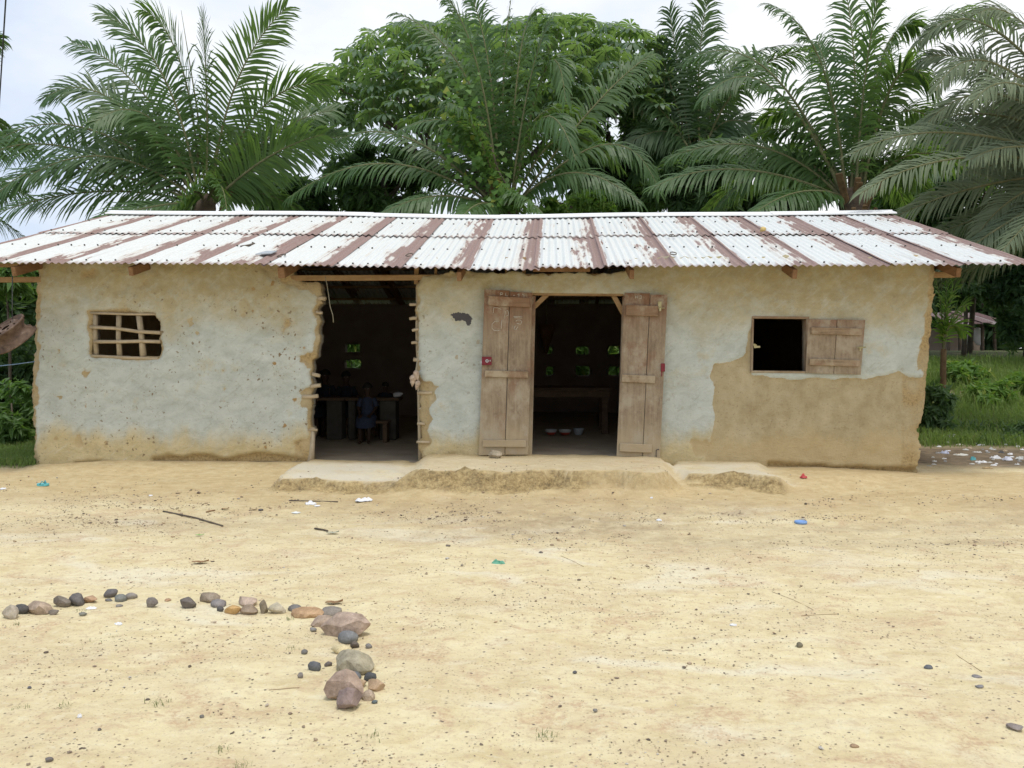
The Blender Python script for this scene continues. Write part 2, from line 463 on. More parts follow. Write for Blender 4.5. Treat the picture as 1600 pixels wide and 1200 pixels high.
def mat_roof():
    g = G('rusted_corrugated_iron')
    uv = g.n('TexCoord').outputs['UV']
    r = g.n('ObjectInfo').outputs['Random']
    s = g.n('SeparateXYZ', {0: uv}); u, v = s.outputs[0], s.outputs[1]     # u counts corrugations, v runs 0-1 up the slope
    off = g.n('CombineXYZ', {0: g.math('MULTIPLY', r, 57.0), 1: g.math('MULTIPLY', r, 113.0), 2: 0.0}).outputs[0]
    p = g.n('VectorMath', {0: uv, 1: off}, operation='ADD').outputs[0]
    nA = g.noise(g.scale(p, (0.45, 2.6, 1)), 1.0, 5, 0.65)          # big patches
    nB = g.noise(g.scale(p, (1.7, 2.2, 1)), 1.0, 6, 0.7)           # ragged streaks
    nC = g.noise(g.scale(p, (9, 26, 1)), 1.0, 4, 0.7)
    # rust that starts at the lap (high u) and eats inwards
    edge = g.math('SUBTRACT', 9.15, u)
    reach = g.math('ADD', g.math('MULTIPLY', g.math('SUBTRACT', nA, 0.44), g.math('ADD', 3.0, g.math('MULTIPLY', g.math('FRACT', g.math('MULTIPLY', r, 7.13)), 13.0))), g.math('ADD', 0.9, g.math('MULTIPLY', r, 1.1)))
    rag = g.math('ADD', edge, g.math('MULTIPLY', g.math('SUBTRACT', nB, 0.5), 5.5))
    ridge = g.math('MULTIPLY', g.math('SINE', g.math('MULTIPLY', u, 6.28318)), 0.45)
    m1 = g.math('MULTIPLY', g.step(g.math('SUBTRACT', reach, g.math('ADD', rag, ridge)), -0.4, 0.5), g.step(nC, 0.2, 0.45, 0.55, 1.0))
    core = g.math('MULTIPLY', g.step(g.math('SUBTRACT', edge, g.math('MULTIPLY', r, 1.3)), 0.75, 0.55), g.step(nC, 0.22, 0.42, 0.6, 1.0))
    # lap gutter: the first corrugation is covered by its neighbour, a thin ragged line on the left
    m3 = g.step(g.math('ADD', u, g.math('MULTIPLY', g.math('SUBTRACT', nB, 0.5), 1.6)), 0.55, 0.35)
    m4 = g.math('MULTIPLY', g.step(g.math('ADD', v, g.math('MULTIPLY', g.math('SUBTRACT', nB, 0.5), 0.25)), 0.07, 0.0), 0.8)
    m5 = g.step(g.math('ADD', g.math('MULTIPLY', nA, 0.5), g.math('MULTIPLY', nB, 0.6)), 0.665, 0.69)
    core = g.math('MULTIPLY', core, g.step(g.math('ADD', g.math('FRACT', g.math('MULTIPLY', r, 3.77)), g.math('MULTIPLY', g.math('SUBTRACT', nA, 0.5), 1.6)), 0.06, 0.22))
    m = g.math('MAXIMUM', g.math('MAXIMUM', m1, core), g.math('MAXIMUM', g.math('MAXIMUM', m3, m4), m5))
    rust = g.ramp(nC, (0.25, (0.19, 0.125, 0.108)), (0.5, (0.265, 0.185, 0.168)), (0.75, (0.36, 0.275, 0.25)))
    rust = g.mix(g.step(nB, 0.54, 0.68, 0, 0.5), rust, (0.22, 0.11, 0.07))
    zinc = g.ramp(nC, (0.25, (0.56, 0.585, 0.575)), (0.6, (0.665, 0.69, 0.68)), (0.8, (0.72, 0.735, 0.725)))
    nD = g.noise(g.scale(p, (2.6, 1.1, 1)), 1.0, 5, 0.6)
    zinc = g.mix(g.step(nB, 0.54, 0.70, 0, 0.6), zinc, (0.56, 0.50, 0.43))
    zinc = g.mix(g.step(nD, 0.55, 0.68, 0, 0.45), zinc, (0.50, 0.50, 0.485))
    halo = g.step(g.math('SUBTRACT', reach, g.math('ADD', rag, ridge)), -1.3, 0.0, 0, 0.55)
    zinc = g.mix(halo, zinc, (0.56, 0.49, 0.42))
    c = g.mix(m, zinc, rust)
    rough = g.step(m, 0, 1, 0.50, 0.85)
    nb = g.bump(nC, 0.25, 0.003)
    return g.done(c, rough, nb, 0.35)

def mat_leaf(name, a, b, trans, tfac=0.3, rough=0.5, spec=0.4, yel=None):
    g = G(name)
    geo = g.n('NewGeometry'); isl = geo.outputs['Random Per Island']
    r = g.n('ObjectInfo').outputs['Random']
    n = g.noise(geo.outputs['Position'], 0.9, 3, 0.6)
    f = g.math('ADD', g.math('MULTIPLY', isl, 0.5), g.math('ADD', g.math('MULTIPLY', g.math('SUBTRACT', n, 0.5), 1.1), g.math('MULTIPLY', r, 0.45)), clamp=True)
    c = g.mix(f, a, b)
    if yel is not None:
        c = g.mix(g.step(isl, 0.86, 0.97, 0, 0.7), c, yel)
    return g.done(c, rough, None, spec, trans=trans, tfac=tfac)

def mat_objcolor(name, rough=0.8, scale=9.0, var=0.35, bump=0.5, spec=0.25, bdist=0.01):
    g = G(name); p = g.obj_co()
    oi = g.n('ObjectInfo')
    n = g.noise(p, scale, 6, 0.68)
    c = g.mix(g.ramp(n, (0.3, 0.0), (0.7, 1.0)), g.n('HueSaturation', {'Color': oi.outputs['Color'], 'Value': 1 - var}).outputs[0],
              g.n('HueSaturation', {'Color': oi.outputs['Color'], 'Value': 1 + var, 'Saturation': .9}).outputs[0])
    if bump:
        n2 = g.noise(p, scale * 5, 6, 0.75)
        c = g.mix(g.step(n2, 0.52, 0.70, 0, 0.55), c, g.n('HueSaturation', {'Color': c, 'Value': 0.45}).outputs[0])
        c = g.mix(g.step(n2, 0.46, 0.30, 0, 0.45), c, g.n('HueSaturation', {'Color': c, 'Value': 1.6, 'Saturation': 0.8}).outputs[0])
        return g.done(c, rough, g.bump(n2, bump, bdist * .5, g.bump(n, bump, bdist)), spec)
    return g.done(c, rough, None, spec)

M = {}
M['ground'] = mat_ground()
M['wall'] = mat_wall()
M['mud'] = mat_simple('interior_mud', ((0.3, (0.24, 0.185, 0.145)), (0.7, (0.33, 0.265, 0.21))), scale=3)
M['adobe'] = mat_simple('adobe_mud', ((0.3, (0.32, 0.235, 0.125)), (0.7, (0.45, 0.35, 0.21))), scale=5, bump=0.6, bdist=0.02)
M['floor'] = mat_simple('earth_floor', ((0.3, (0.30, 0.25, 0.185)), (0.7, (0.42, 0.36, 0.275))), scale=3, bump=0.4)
M['roof'] = mat_roof()
M['cap'] = mat_simple('ridge_zinc', ((0.3, (0.72, 0.74, 0.75)), (0.7, (0.80, 0.81, 0.82))), sc=(.3, 1, 1), scale=3, rough=0.5, bump=0.1, spec=0.4)
M['door_v'] = mat_wood('door_plank_wood', (0.175, 0.13, 0.088), (0.295, 0.23, 0.16), (0.39, 0.315, 0.23), 2, (0.40, 0.35, 0.265), (0.135, 0.062, 0.032))
M['door_h'] = mat_wood('door_batten_wood', (0.175, 0.12, 0.075), (0.32, 0.24, 0.155), (0.42, 0.33, 0.225), 0, (0.42, 0.36, 0.26), (0.16, 0.085, 0.048))
M['lumber'] = mat_wood('sawn_lumber', (0.21, 0.125, 0.058), (0.31, 0.20, 0.10), (0.39, 0.27, 0.15), 0)
M['rafter'] = mat_wood('rafter_wood', (0.15, 0.078, 0.036), (0.225, 0.125, 0.062), (0.30, 0.18, 0.095), 1)
M['stick'] = mat_wood('peeled_stick', (0.27, 0.21, 0.13), (0.44, 0.36, 0.245), (0.55, 0.47, 0.34), 0)
M['stick_v'] = mat_wood('peeled_pole', (0.25, 0.20, 0.13), (0.40, 0.335, 0.235), (0.52, 0.445, 0.33), 2)
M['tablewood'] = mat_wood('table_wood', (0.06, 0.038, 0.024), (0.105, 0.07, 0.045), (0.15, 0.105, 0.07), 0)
M['rust'] = mat_simple('rusty_steel', ((0.3, (0.070, 0.045, 0.034)), (0.55, (0.14, 0.095, 0.07)), (0.75, (0.25, 0.19, 0.15))), scale=12, rough=0.75, bump=0.4, bdist=0.004)
M['stone'] = mat_objcolor('field_stone', 0.85, 14.0, 0.4, 0.8)
M['trash'] = mat_objcolor('litter', 0.5, 6.0, 0.12, 0.0, 0.4)
M['red_iron'] = mat_simple('red_painted_iron', ((0.3, (0.15, 0.016, 0.026)), (0.7, (0.22, 0.03, 0.042))), scale=18, rough=0.5, bump=0.1)
M['white'] = mat_simple('white_enamel', ((0.3, (0.40, 0.42, 0.43)), (0.7, (0.50, 0.51, 0.52))), scale=8, rough=0.35, bump=0)
M['bluewhite'] = mat_simple('grey_blue_enamel', ((0.3, (0.27, 0.31, 0.34)), (0.7, (0.36, 0.40, 0.43))), scale=8, rough=0.35, bump=0)
M['redenamel'] = mat_simple('red_enamel', ((0.3, (0.34, 0.05, 0.03)), (0.7, (0.42, 0.08, 0.05))), scale=8, rough=0.35, bump=0)
M['brass'] = mat_simple('dull_brass', ((0.3, (0.30, 0.26, 0.13)), (0.7, (0.45, 0.41, 0.24))), scale=20, rough=0.45, bump=0.1, metal=0.5)
M['iron'] = mat_simple('dark_iron', ((0.3, (0.05, 0.045, 0.04)), (0.7, (0.10, 0.09, 0.08))), scale=20, rough=0.6, bump=0.2)
M['chalk'] = mat_simple('chalk', ((0.3, (0.46, 0.41, 0.33)), (0.7, (0.60, 0.55, 0.46))), scale=60, rough=1, bump=0)
M['shell'] = mat_simple('snail_shell', ((0.3, (0.28, 0.19, 0.135)), (0.5, (0.46, 0.36, 0.28)), (0.7, (0.60, 0.50, 0.41))), sc=(1, 1, 2.5), scale=18, rough=0.6, bump=0.3)
M['string'] = mat_simple('old_string', ((0.3, (0.30, 0.28, 0.20)), (0.7, (0.44, 0.41, 0.32))), scale=20, bump=0)
M['blue_rope'] = mat_simple('blue_rope', ((0.3, (0.16, 0.26, 0.42)), (0.7, (0.25, 0.36, 0.52))), scale=20, bump=0)
M['wire'] = mat_simple('dark_wire', ((0.3, (0.05, 0.06, 0.06)), (0.7, (0.09, 0.10, 0.10))), scale=20, bump=0)
M['palm'] = mat_leaf('palm_leaflet', (0.040, 0.092, 0.030), (0.108, 0.190, 0.072), (0.20, 0.34, 0.05), 0.40, 0.45, 0.42)
M['palm_deep'] = mat_leaf('deep_palm_leaflet', (0.034, 0.080, 0.030), (0.090, 0.158, 0.066), (0.135, 0.243, 0.041), 0.38, 0.42, 0.5)
M['palm_dust'] = mat_leaf('dusty_palm_leaflet', (0.085, 0.120, 0.066), (0.175, 0.215, 0.128), (0.161, 0.196, 0.081), 0.18, 0.7, 0.25)
M['rachis'] = mat_simple('frond_stalk', ((0.3, (0.10, 0.11, 0.05)), (0.7, (0.19, 0.19, 0.10))), sc=(1, 1, 1), scale=6, bump=0.1)
M['petiole'] = mat_simple('old_petiole', ((0.3, (0.085, 0.055, 0.026)), (0.7, (0.19, 0.125, 0.062))), scale=7, bump=0.5)
M['bark'] = mat_simple('palm_trunk_bark', ((0.3, (0.05, 0.038, 0.026)), (0.7, (0.14, 0.105, 0.075))), scale=5, bump=0.8, bdist=0.03)
M['branch'] = mat_simple('grey_branch', ((0.3, (0.07, 0.055, 0.042)), (0.7, (0.15, 0.125, 0.10))), scale=5, bump=0.5)
M['umbrella'] = mat_leaf('umbrella_leaf', (0.070, 0.128, 0.076), (0.155, 0.235, 0.145), (0.243, 0.392, 0.081), 0.42, 0.45, 0.4)
M['bush'] = mat_leaf('bush_leaf', (0.050, 0.110, 0.034), (0.126, 0.222, 0.066), (0.240, 0.432, 0.060), 0.38, 0.5, 0.35)
M['darkbush'] = mat_leaf('dark_leaf', (0.038, 0.081, 0.035), (0.089, 0.155, 0.062), (0.162, 0.284, 0.054), 0.42, 0.5, 0.35)
M['bright'] = mat_leaf('bright_leaf', (0.069, 0.149, 0.030), (0.144, 0.259, 0.052), (0.276, 0.483, 0.057), 0.35, 0.5, 0.35, yel=(0.30, 0.30, 0.05))
M['grass'] = mat_leaf('grass_blade', (0.110, 0.175, 0.045), (0.215, 0.290, 0.092), (0.28, 0.42, 0.08), 0.42, 0.6, 0.25, yel=(0.27, 0.25, 0.11))
M['weed'] = mat_leaf('weed_blade', (0.10, 0.13, 0.045), (0.18, 0.20, 0.09), (0.2, 0.28, 0.07), 0.3, 0.6, 0.25)
M['dryleaf'] = mat_simple('dry_leaf', ((0.3, (0.17, 0.095, 0.045)), (0.7, (0.34, 0.215, 0.115))), scale=14, bump=0.3)
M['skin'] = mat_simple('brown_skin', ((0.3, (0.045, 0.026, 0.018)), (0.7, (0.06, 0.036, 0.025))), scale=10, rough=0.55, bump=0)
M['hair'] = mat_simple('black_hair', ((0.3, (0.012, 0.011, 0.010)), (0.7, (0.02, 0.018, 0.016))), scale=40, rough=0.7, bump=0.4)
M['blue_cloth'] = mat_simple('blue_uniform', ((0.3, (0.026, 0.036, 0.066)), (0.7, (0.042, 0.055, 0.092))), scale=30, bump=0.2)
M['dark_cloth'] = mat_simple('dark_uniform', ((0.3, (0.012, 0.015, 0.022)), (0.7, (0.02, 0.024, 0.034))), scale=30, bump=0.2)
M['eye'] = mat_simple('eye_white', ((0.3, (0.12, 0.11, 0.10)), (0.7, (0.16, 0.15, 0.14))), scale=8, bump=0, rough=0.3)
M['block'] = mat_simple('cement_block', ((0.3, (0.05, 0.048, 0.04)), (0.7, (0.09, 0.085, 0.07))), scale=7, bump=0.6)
# ================================================================ GROUND
D = 9.7                         # front face of the house
XL, XR = at(50, 600, D).x, at(1455, 600, D).x
def lips():
    out = []
    for (xa, xb, ly, zt, ramp) in ((424, 636, 745, .245, (.07, .55)), (618, 1066, 736, .325, (.55, .38)), (1064, 1226, 741, .275, (.16, .42))):
        a = on(xa, ly, zt); b = on(xb, ly, zt)
        out.append((a.x, b.x, (a.y + b.y) / 2, zt, ramp))
    return out
LIPS = lips()
def ground_parts(X, Y):
    n_edge = fbm(X * 2.2, Y * 0.6, 3, 4)
    n_f = fbm(X * 9, Y * 9, 5, 3)
    far = sst(7.0, 9.6, Y + 0.3 * fbm(X * .7, Y * .7, 9)) * 0.17
    hb = np.interp(X, [-9, -6.1, -5.2, -2.0, 0.5, 3.0, 4.2, 6], [.17, .20, .255, .245, .245, .225, .165, .16])
    mid = sst(-1.9, -1.2, X) * sst(3.9, 3.0, X)
    t = np.clip((Y - 8.15 + .12 * mid * n_edge) / (1.47 - .62 * mid), 0, 1)
    ramp = hb * (t ** 1.25) * np.where(Y > 9.95, 0, 1)
    z = np.maximum(far, ramp)
    raw = np.zeros_like(z); cem = np.zeros_like(z)
    for i, (xa, xb, ly, zt, rs) in enumerate(LIPS):
        lip = ly + 0.12 * n_edge + 0.10 * fbm(X * 3.2, X * 0 + i, 21, 4)
        face = sst(-0.075, 0.0, Y - lip + .03 * fbm(X * 14, Y * 3, 29, 3))
        wob = .16 * fbm(Y * 2.5 + i * 5, X * 1.2, 23, 3)
        side = sst(xa - rs[0] * .6, xa + rs[0] * .4, X + wob) * sst(xb + rs[1] * .6, xb - rs[1] * .4, X + wob)
        m = face * side
        top = zt + 0.02 * sst(ly, 9.6, Y) + 0.012 * n_edge
        if i == 0: top = top - 0.035 * sst(ly + .25, ly, Y)
        zi = np.maximum(top * m, side * .5 * zt * sst(-.34, -.06, Y - lip + .12 * n_edge))
        fr = side * sst(-0.17, -0.10, Y - lip + .05 * n_f) * sst(0.03, -0.01, Y - lip)
        fr = fr * sst(.7, .95, side)
        # the faces are hollowed where rain has eaten them
        if i == 1:
            gap = np.maximum(sst(.55, .05, X + .3 * fbm(X * 2, Y * 3, 31, 3)), .55 * sst(-.05, .0, Y - lip))
            fr = fr * (0.12 + .88 * gap)
        zi = zi + fr * (.06 * fbm(X * 3.2, Y * 6, 26, 3) + n_f * .03 + .022 * fbm(X * 24, Y * 24, 25, 2)) + side * face * .012 * fbm(X * 4, Y * 4, 27, 3)
        raw = np.maximum(raw, np.where(zi > z - .03, fr, 0)); z = np.maximum(z, zi)
        cem = np.maximum(cem, side * sst(0.0, .06, Y - lip) * (1.0, .30, .75)[i] * sst(9.75, 9.3, Y))
    # rubble skirt in front of the terrace
    skirt = sst(8.05, 8.55, Y) * sst(XL, XL + 1.5, X) * (Y < 9.7)
    z = np.maximum(z, skirt * .075 + far * 0)
    yard = sst(9.3, 8.0, Y)
    z = z + yard * (0.022 * fbm(X * .9, Y * .9, 41, 4) + 0.018 * fbm(X * 4.5, Y * 5.5, 43, 3) + 0.008 * fbm(X * 13, Y * 15, 45, 2))
    z = z + (1 - yard) * 0.008 * fbm(X * 6, Y * 6, 47, 3)
    z = z + 1.35 * sst(13.0, 28.0, Y) * sst(XR - 1.0, XR + .6, X)
    inside = (X > XL + .1) & (X < XR - .1) & (Y > 9.80) & (Y < 16.7)
    z = np.where(inside, .12, z)
    drip = sst(6.3, 7.3, Y + .5 * fbm(X * .8, Y * .8, 51)) * sst(8.75, 8.2, Y + .25 * fbm(X * 1.4, Y * 1.4, 53))
    drip = drip * np.clip(.55 + .9 * fbm(X * .6, Y * 2.2, 55, 4), 0, 1) * np.interp(X, [-7, -4, 0, 3, 7], [.35, .55, .8, 1, .9])
    left_edge = 9.55 + .12 * fbm(X * 2, Y * 0, 61)
    gl = sst(XL + .12, XL - .05, X) * sst(left_edge - .1, left_edge + .15, Y)
    gr_edge = 12.35 + .5 * fbm(X * .9, Y * .4, 63)
    gR = sst(XR - .3, XR, X) * sst(gr_edge - .3, gr_edge + .5, Y)
    gb = sst(16.6, 17.2, Y)
    sand = gR * sst(16.0, 16.8, Y) * sst(19.5, 18.2, Y) * sst(.42, .60, vn(X * .9, Y * .8, 65))
    grassy = np.clip(np.maximum(np.maximum(gl, gR), gb) - .8 * sand, 0, 1)
    soil = sst(XR - .15, XR + .1, X) * sst(9.7, 10.6, Y + .5 * fbm(X, Y, 67)) * (1 - grassy)
    soil = np.maximum(soil, sand * .55)
    tan = sst(7.5, 8.7, Y + .6 * fbm(X * .7, Y * .9, 81)) * sst(9.9, 9.7, Y) * (1 - .9 * cem) * (1 - grassy)
    ground_parts.tan = tan
    return z, raw, cem, drip, grassy, soil
def gz(x, y):
    return float(ground_parts(np.array([x], float), np.array([y], float))[0][0])

def axis(spec):
    out = []
    for a, b, st in spec:
        n = max(1, int(round((b - a) / st)))
        out += list(np.linspace(a, b, n, endpoint=False))
    out.append(spec[-1][1])
    return np.array(out)
gx = axis([(-400, -60, 60), (-60, -14, 6), (-14, -7.5, .35), (-7.5, 7.5, .05), (7.5, 14, .25), (14, 60, 5), (60, 400, 60)])
gy = axis([(-60, -4, 8), (-4, 2.2, .4), (2.2, 7.8, .06), (7.8, 9.85, .022), (9.85, 20, .2), (20, 60, 3), (60, 500, 50)])
GX, GY = np.meshgrid(gx, gy)
gzv, graw, gcem, gdrip, ggr, gsoil = ground_parts(GX.ravel(), GY.ravel())
gtan = ground_parts.tan
V = np.stack([GX.ravel(), GY.ravel(), gzv], 1)
nx, ny = len(gx), len(gy)
ii = (np.arange(ny - 1)[:, None] * nx + np.arange(nx - 1)[None, :]).ravel()
Fq = np.stack([ii, ii + 1, ii + nx + 1, ii + nx], 1)
me = np_mesh('ground', V, Fq, smooth=True)
for nm, a in (('raw', graw), ('cement', gcem), ('drip', gdrip), ('grassy', ggr), ('soil', gsoil), ('tan', gtan)):
    at_ = me.attributes.new(nm, 'FLOAT', 'POINT'); at_.data.foreach_set('value', np.asarray(a, np.float32))
tag(obj('ground', me, M['ground']), kind='structure')

# ================================================================ HOUSE
house = thing('mud_house', ((XL + XR) / 2, D, .2), 'long low mud walled building with pale plaster and a rust streaked corrugated roof', 'house')
HC = house

def px_poly(pts, Y=D):
    return [(lambda p: (p.x, p.z))(at(a, b, Y)) for a, b in pts]

def grid_wall(name, x0, x1, z0, z1, cell, outline, holes, noise_amp, Y0, thick, mat, parent, attrs=None, disp=None, flip=False):
    xs = np.arange(x0, x1 + cell, cell); zs = np.arange(z0, z1 + cell, cell)
    X, Z = np.meshgrid(xs, zs)
    def field(X, Z):
        d = poly_sdf(X, Z, outline) + noise_amp[0] * (fbm(X * 7, Z * 7, 71, 4) + .7 * fbm(X * 17, Z * 17, 72, 2))
        for k, h in enumerate(holes):
            d = np.minimum(d, -poly_sdf(X, Z, h) + noise_amp[k + 1] * (fbm(X * 7 + 9, Z * 7 + 3 * k, 73, 4) + .7 * fbm(X * 17, Z * 17, 74, 2)))
        return d
    Dv = field(X, Z)
    e = cell * .2
    gxx = (field(X + e, Z) - field(X - e, Z)) / (2 * e); gzz = (field(X, Z + e) - field(X, Z - e)) / (2 * e)
    ln = np.hypot(gxx, gzz) + 1e-6
    cc = (Dv[:-1, :-1] + Dv[1:, :-1] + Dv[:-1, 1:] + Dv[1:, 1:]) / 4
    keep = cc > 0
    cnt = np.zeros(Dv.shape, int); tot = np.zeros(Dv.shape, int)
    for a in (0, 1):
        for b in (0, 1):
            cnt[a:a + keep.shape[0], b:b + keep.shape[1]] += keep
            tot[a:a + keep.shape[0], b:b + keep.shape[1]] += 1
    bd = (cnt > 0) & (cnt < tot)
    mv = np.clip(-Dv, -cell * .7, cell * .7) * bd
    X = X + mv * gxx / ln; Z = Z + mv * gzz / ln
    used = cnt > 0
    idx = -np.ones(Dv.shape, int); idx[used] = np.arange(used.sum())
    n = used.sum()
    vx, vz = X[used], Z[used]
    A = attrs(vx, vz, Dv[used]) if attrs else {}
    yf = Y0 + (disp(vx, vz, A, Dv[used]) if disp else 0 * vx)
    yb = Y0 + thick + 0.01 * fbm(vx * 3, vz * 3, 77, 3)
    V = np.concatenate([np.stack([vx, yf, vz], 1), np.stack([vx, yb, vz], 1)])
    q = np.stack([idx[:-1, :-1][keep], idx[:-1, 1:][keep], idx[1:, 1:][keep], idx[1:, :-1][keep]], 1)
    faces = [q, q[:, ::-1] + n]
    # rim
    kp = np.pad(keep, 1)
    rim = []
    R_, C_ = np.nonzero(keep)
    for r, c in zip(R_, C_):
        a, b, d_, e_ = idx[r, c], idx[r, c + 1], idx[r + 1, c + 1], idx[r + 1, c]
        if not kp[r, c + 1]: rim.append((b, a, a + n, b + n))
        if not kp[r + 2, c + 1]: rim.append((e_, d_, d_ + n, e_ + n))
        if not kp[r + 1, c]: rim.append((a, e_, e_ + n, a + n))
        if not kp[r + 1, c + 2]: rim.append((d_, b, b + n, d_ + n))
    faces.append(np.array(rim, int).reshape(-1, 4))
    nf = len(q)
    F_ = np.concatenate(faces)
    me = np_mesh(name, V, F_)
    sm = np.ones(len(F_), bool); sm[2 * nf:] = False
    me.polygons.foreach_set('use_smooth', sm)
    for k, a in A.items():
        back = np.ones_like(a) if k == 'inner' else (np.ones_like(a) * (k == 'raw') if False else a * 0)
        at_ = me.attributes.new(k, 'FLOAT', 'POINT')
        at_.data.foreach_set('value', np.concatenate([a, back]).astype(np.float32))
    return obj(name, me, mat, parent)

out_front = px_poly([(50, 403), (450, 403), (640, 403), (652, 440), (662, 430), (690, 427), (720, 425), (760, 427), (800, 427), (850, 429), (905, 426), (950, 427),
                     (984, 422), (990, 403), (1464, 403), (1461, 440), (1459, 480), (1456, 520), (1452, 560), (1447, 590), (1443, 640), (1437, 680), (1437, 715), (1433, 740), (1433, 790), (50, 790),
                     (54, 720), (50, 660), (47, 620), (52, 560), (48, 520), (53, 470), (56, 430)])
hole_win_l = px_poly([(146, 490), (238, 491), (249, 502), (250, 520), (247, 530), (250, 545), (247, 557), (146, 556), (140, 550), (143, 530), (141, 510)])
hole_door_l = px_poly([(440, 380), (455, 418), (462, 430), (470, 438), (485, 441), (499, 443), (503, 452), (500, 462), (502, 472), (497, 482), (498, 500), (497, 516), (500, 526), (497, 541), (494, 556),
                       (484, 564), (490, 575), (486, 590), (488, 606), (485, 622), (484, 650), (486, 680), (485, 700), (486, 760), (657, 760), (656, 690), (655, 640), (655, 600), (652, 560), (651, 500),
                       (649, 470), (650, 445), (655, 436), (650, 380)])
hole_door_r = px_poly([(831, 458), (976, 459), (969, 760), (824, 760)])
hole_win_r = px_poly([(1177, 497), (1261, 497), (1261, 581), (1175, 580)])
mud_patch = px_poly([(1180, 496), (1172, 515), (1166, 535), (1163, 556), (1140, 566), (1116, 570), (1110, 590), (1117, 606), (1113, 635), (1118, 650), (1112, 690), (1098, 700), (1105, 740), (1500, 760),
                     (1500, 596), (1446, 588), (1425, 590), (1405, 580), (1385, 588), (1352, 590), (1240, 592), (1190, 588), (1175, 583)])
char_patch = px_poly([(705, 491), (714, 489), (724, 490), (733, 492), (737, 497), (735, 505), (731, 509), (728, 502), (722, 499), (713, 501)])
mud_bits = [px_poly([(655, 600), (672, 598), (688, 604), (678, 612), (684, 622), (672, 640), (676, 655), (668, 672), (672, 690), (664, 705), (656, 716)]),
            px_poly([(400, 405), (462, 405), (462, 436), (500, 441), (503, 470), (480, 452), (452, 448), (425, 436)]),
            px_poly([(466, 555), (498, 548), (492, 572), (478, 572)]), px_poly([(466, 610), (488, 606), (486, 640), (470, 634)]),
            px_poly([(50, 410), (66, 412), (62, 470), (58, 500), (60, 540), (57, 600), (60, 630), (50, 640), (40, 560)]),
            px_poly([(1464, 405), (1450, 440), (1452, 470), (1444, 520), (1436, 560), (1432, 580), (1470, 590)]),
            px_poly([(460, 690), (486, 684), (488, 726), (462, 716)]),
            px_poly([(1080, 690), (1104, 688), (1106, 712), (1088, 714)]), px_poly([(655, 716), (710, 708), (716, 720), (655, 728)]),
            px_poly([(1446, 588), (1434, 640), (1428, 690), (1470, 690), (1470, 600)]),
            px_poly([(136, 486), (150, 488), (150, 557), (136, 552)]), px_poly([(290, 500), (300, 498), (303, 508), (296, 513)]), px_poly([(303, 518), (311, 518), (308, 527)]),
            px_poly([(85, 620), (97, 617), (96, 627)]), px_poly([(128, 583), (140, 580), (136, 590)]), px_poly([(640, 430), (700, 424), (760, 428), (700, 433)])]
gut = [px_poly([(236, 716), (262, 711), (285, 714), (310, 709), (325, 711), (350, 716), (372, 712), (400, 707), (430, 710), (455, 715), (486, 721), (486, 790), (236, 790)]),
       px_poly([(115, 723), (150, 720), (170, 722), (160, 760), (118, 760)]), px_poly([(1200, 722), (1225, 724), (1300, 728), (1430, 733), (1430, 790), (1200, 790)])]
def front_attrs(x, z, dv):
    mud = np.clip(.5 + (poly_sdf(x, z, mud_patch) + .035 * fbm(x * 8, z * 8, 81, 4)) / .03, 0, 1)
    for b in mud_bits:
        mud = np.maximum(mud, np.clip(.5 + (poly_sdf(x, z, b) + .045 * fbm(x * 12, z * 12, 83, 4)) / .03, 0, 1))
    spots = np.clip((fbm(x * 4.5, z * 4.5, 85, 3) - .42) / .30, 0, 1) * (x < -1.5)
    mud = np.maximum(mud, spots)
    edge = np.clip(.5 + (.035 + .05 * fbm(x * 4, z * 4, 87, 4) - dv) / .03, 0, 1)
    # only at the broken edges: the doorway without a frame, the corners and the stick window
    near = ((x < at(670, 600, D).x) & (x > at(440, 600, D).x)) | (x < XL + .3) | (x > XR - .3) | ((x < at(262, 600, D).x) & (x > at(130, 600, D).x))
    mud = np.maximum(mud, edge * near)
    g_ = np.zeros_like(x)
    for b in gut:
        g_ = np.maximum(g_, np.clip(.5 + (poly_sdf(x, z, b) + .02 * fbm(x * 9, z * 9, 89, 4)) / .03, 0, 1))
    ch = np.clip(.5 + (poly_sdf(x, z, char_patch) + .008) / .04, 0, 1) * 1.0
    raw = np.maximum(np.clip(mud * near * (.5 + fbm(x * 6, z * 6, 91)), 0, .8), g_ * .9)
    return {'mud': mud, 'raw': raw, 'char': ch, 'inner': x * 0, '_g': g_}
def front_disp(x, z, A, dv):
    g_ = A.pop('_g')
    y = .016 * fbm(x * 1.3, z * 1.3, 93, 4) + .006 * fbm(x * 6, z * 6, 95, 3)
    y = y + .022 * A['mud'] + A['mud'] * .008 * fbm(x * 14, z * 14, 97, 2) + .05 * g_
    pit = np.clip((vn(x * 16, z * 16, 99) - .86) / .1, 0, 1) * (x < -1)
    y = y + .010 * pit
    # softened, crumbling edges
    y = y + .02 * np.clip(1 - dv / .05, 0, 1) * ((x < at(670, 600, D).x))
    return y
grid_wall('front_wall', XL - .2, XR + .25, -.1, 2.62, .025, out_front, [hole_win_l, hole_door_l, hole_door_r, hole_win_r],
          (.042, .022, .036, .003, .003), D, .2, M['wall'], HC, front_attrs, front_disp)

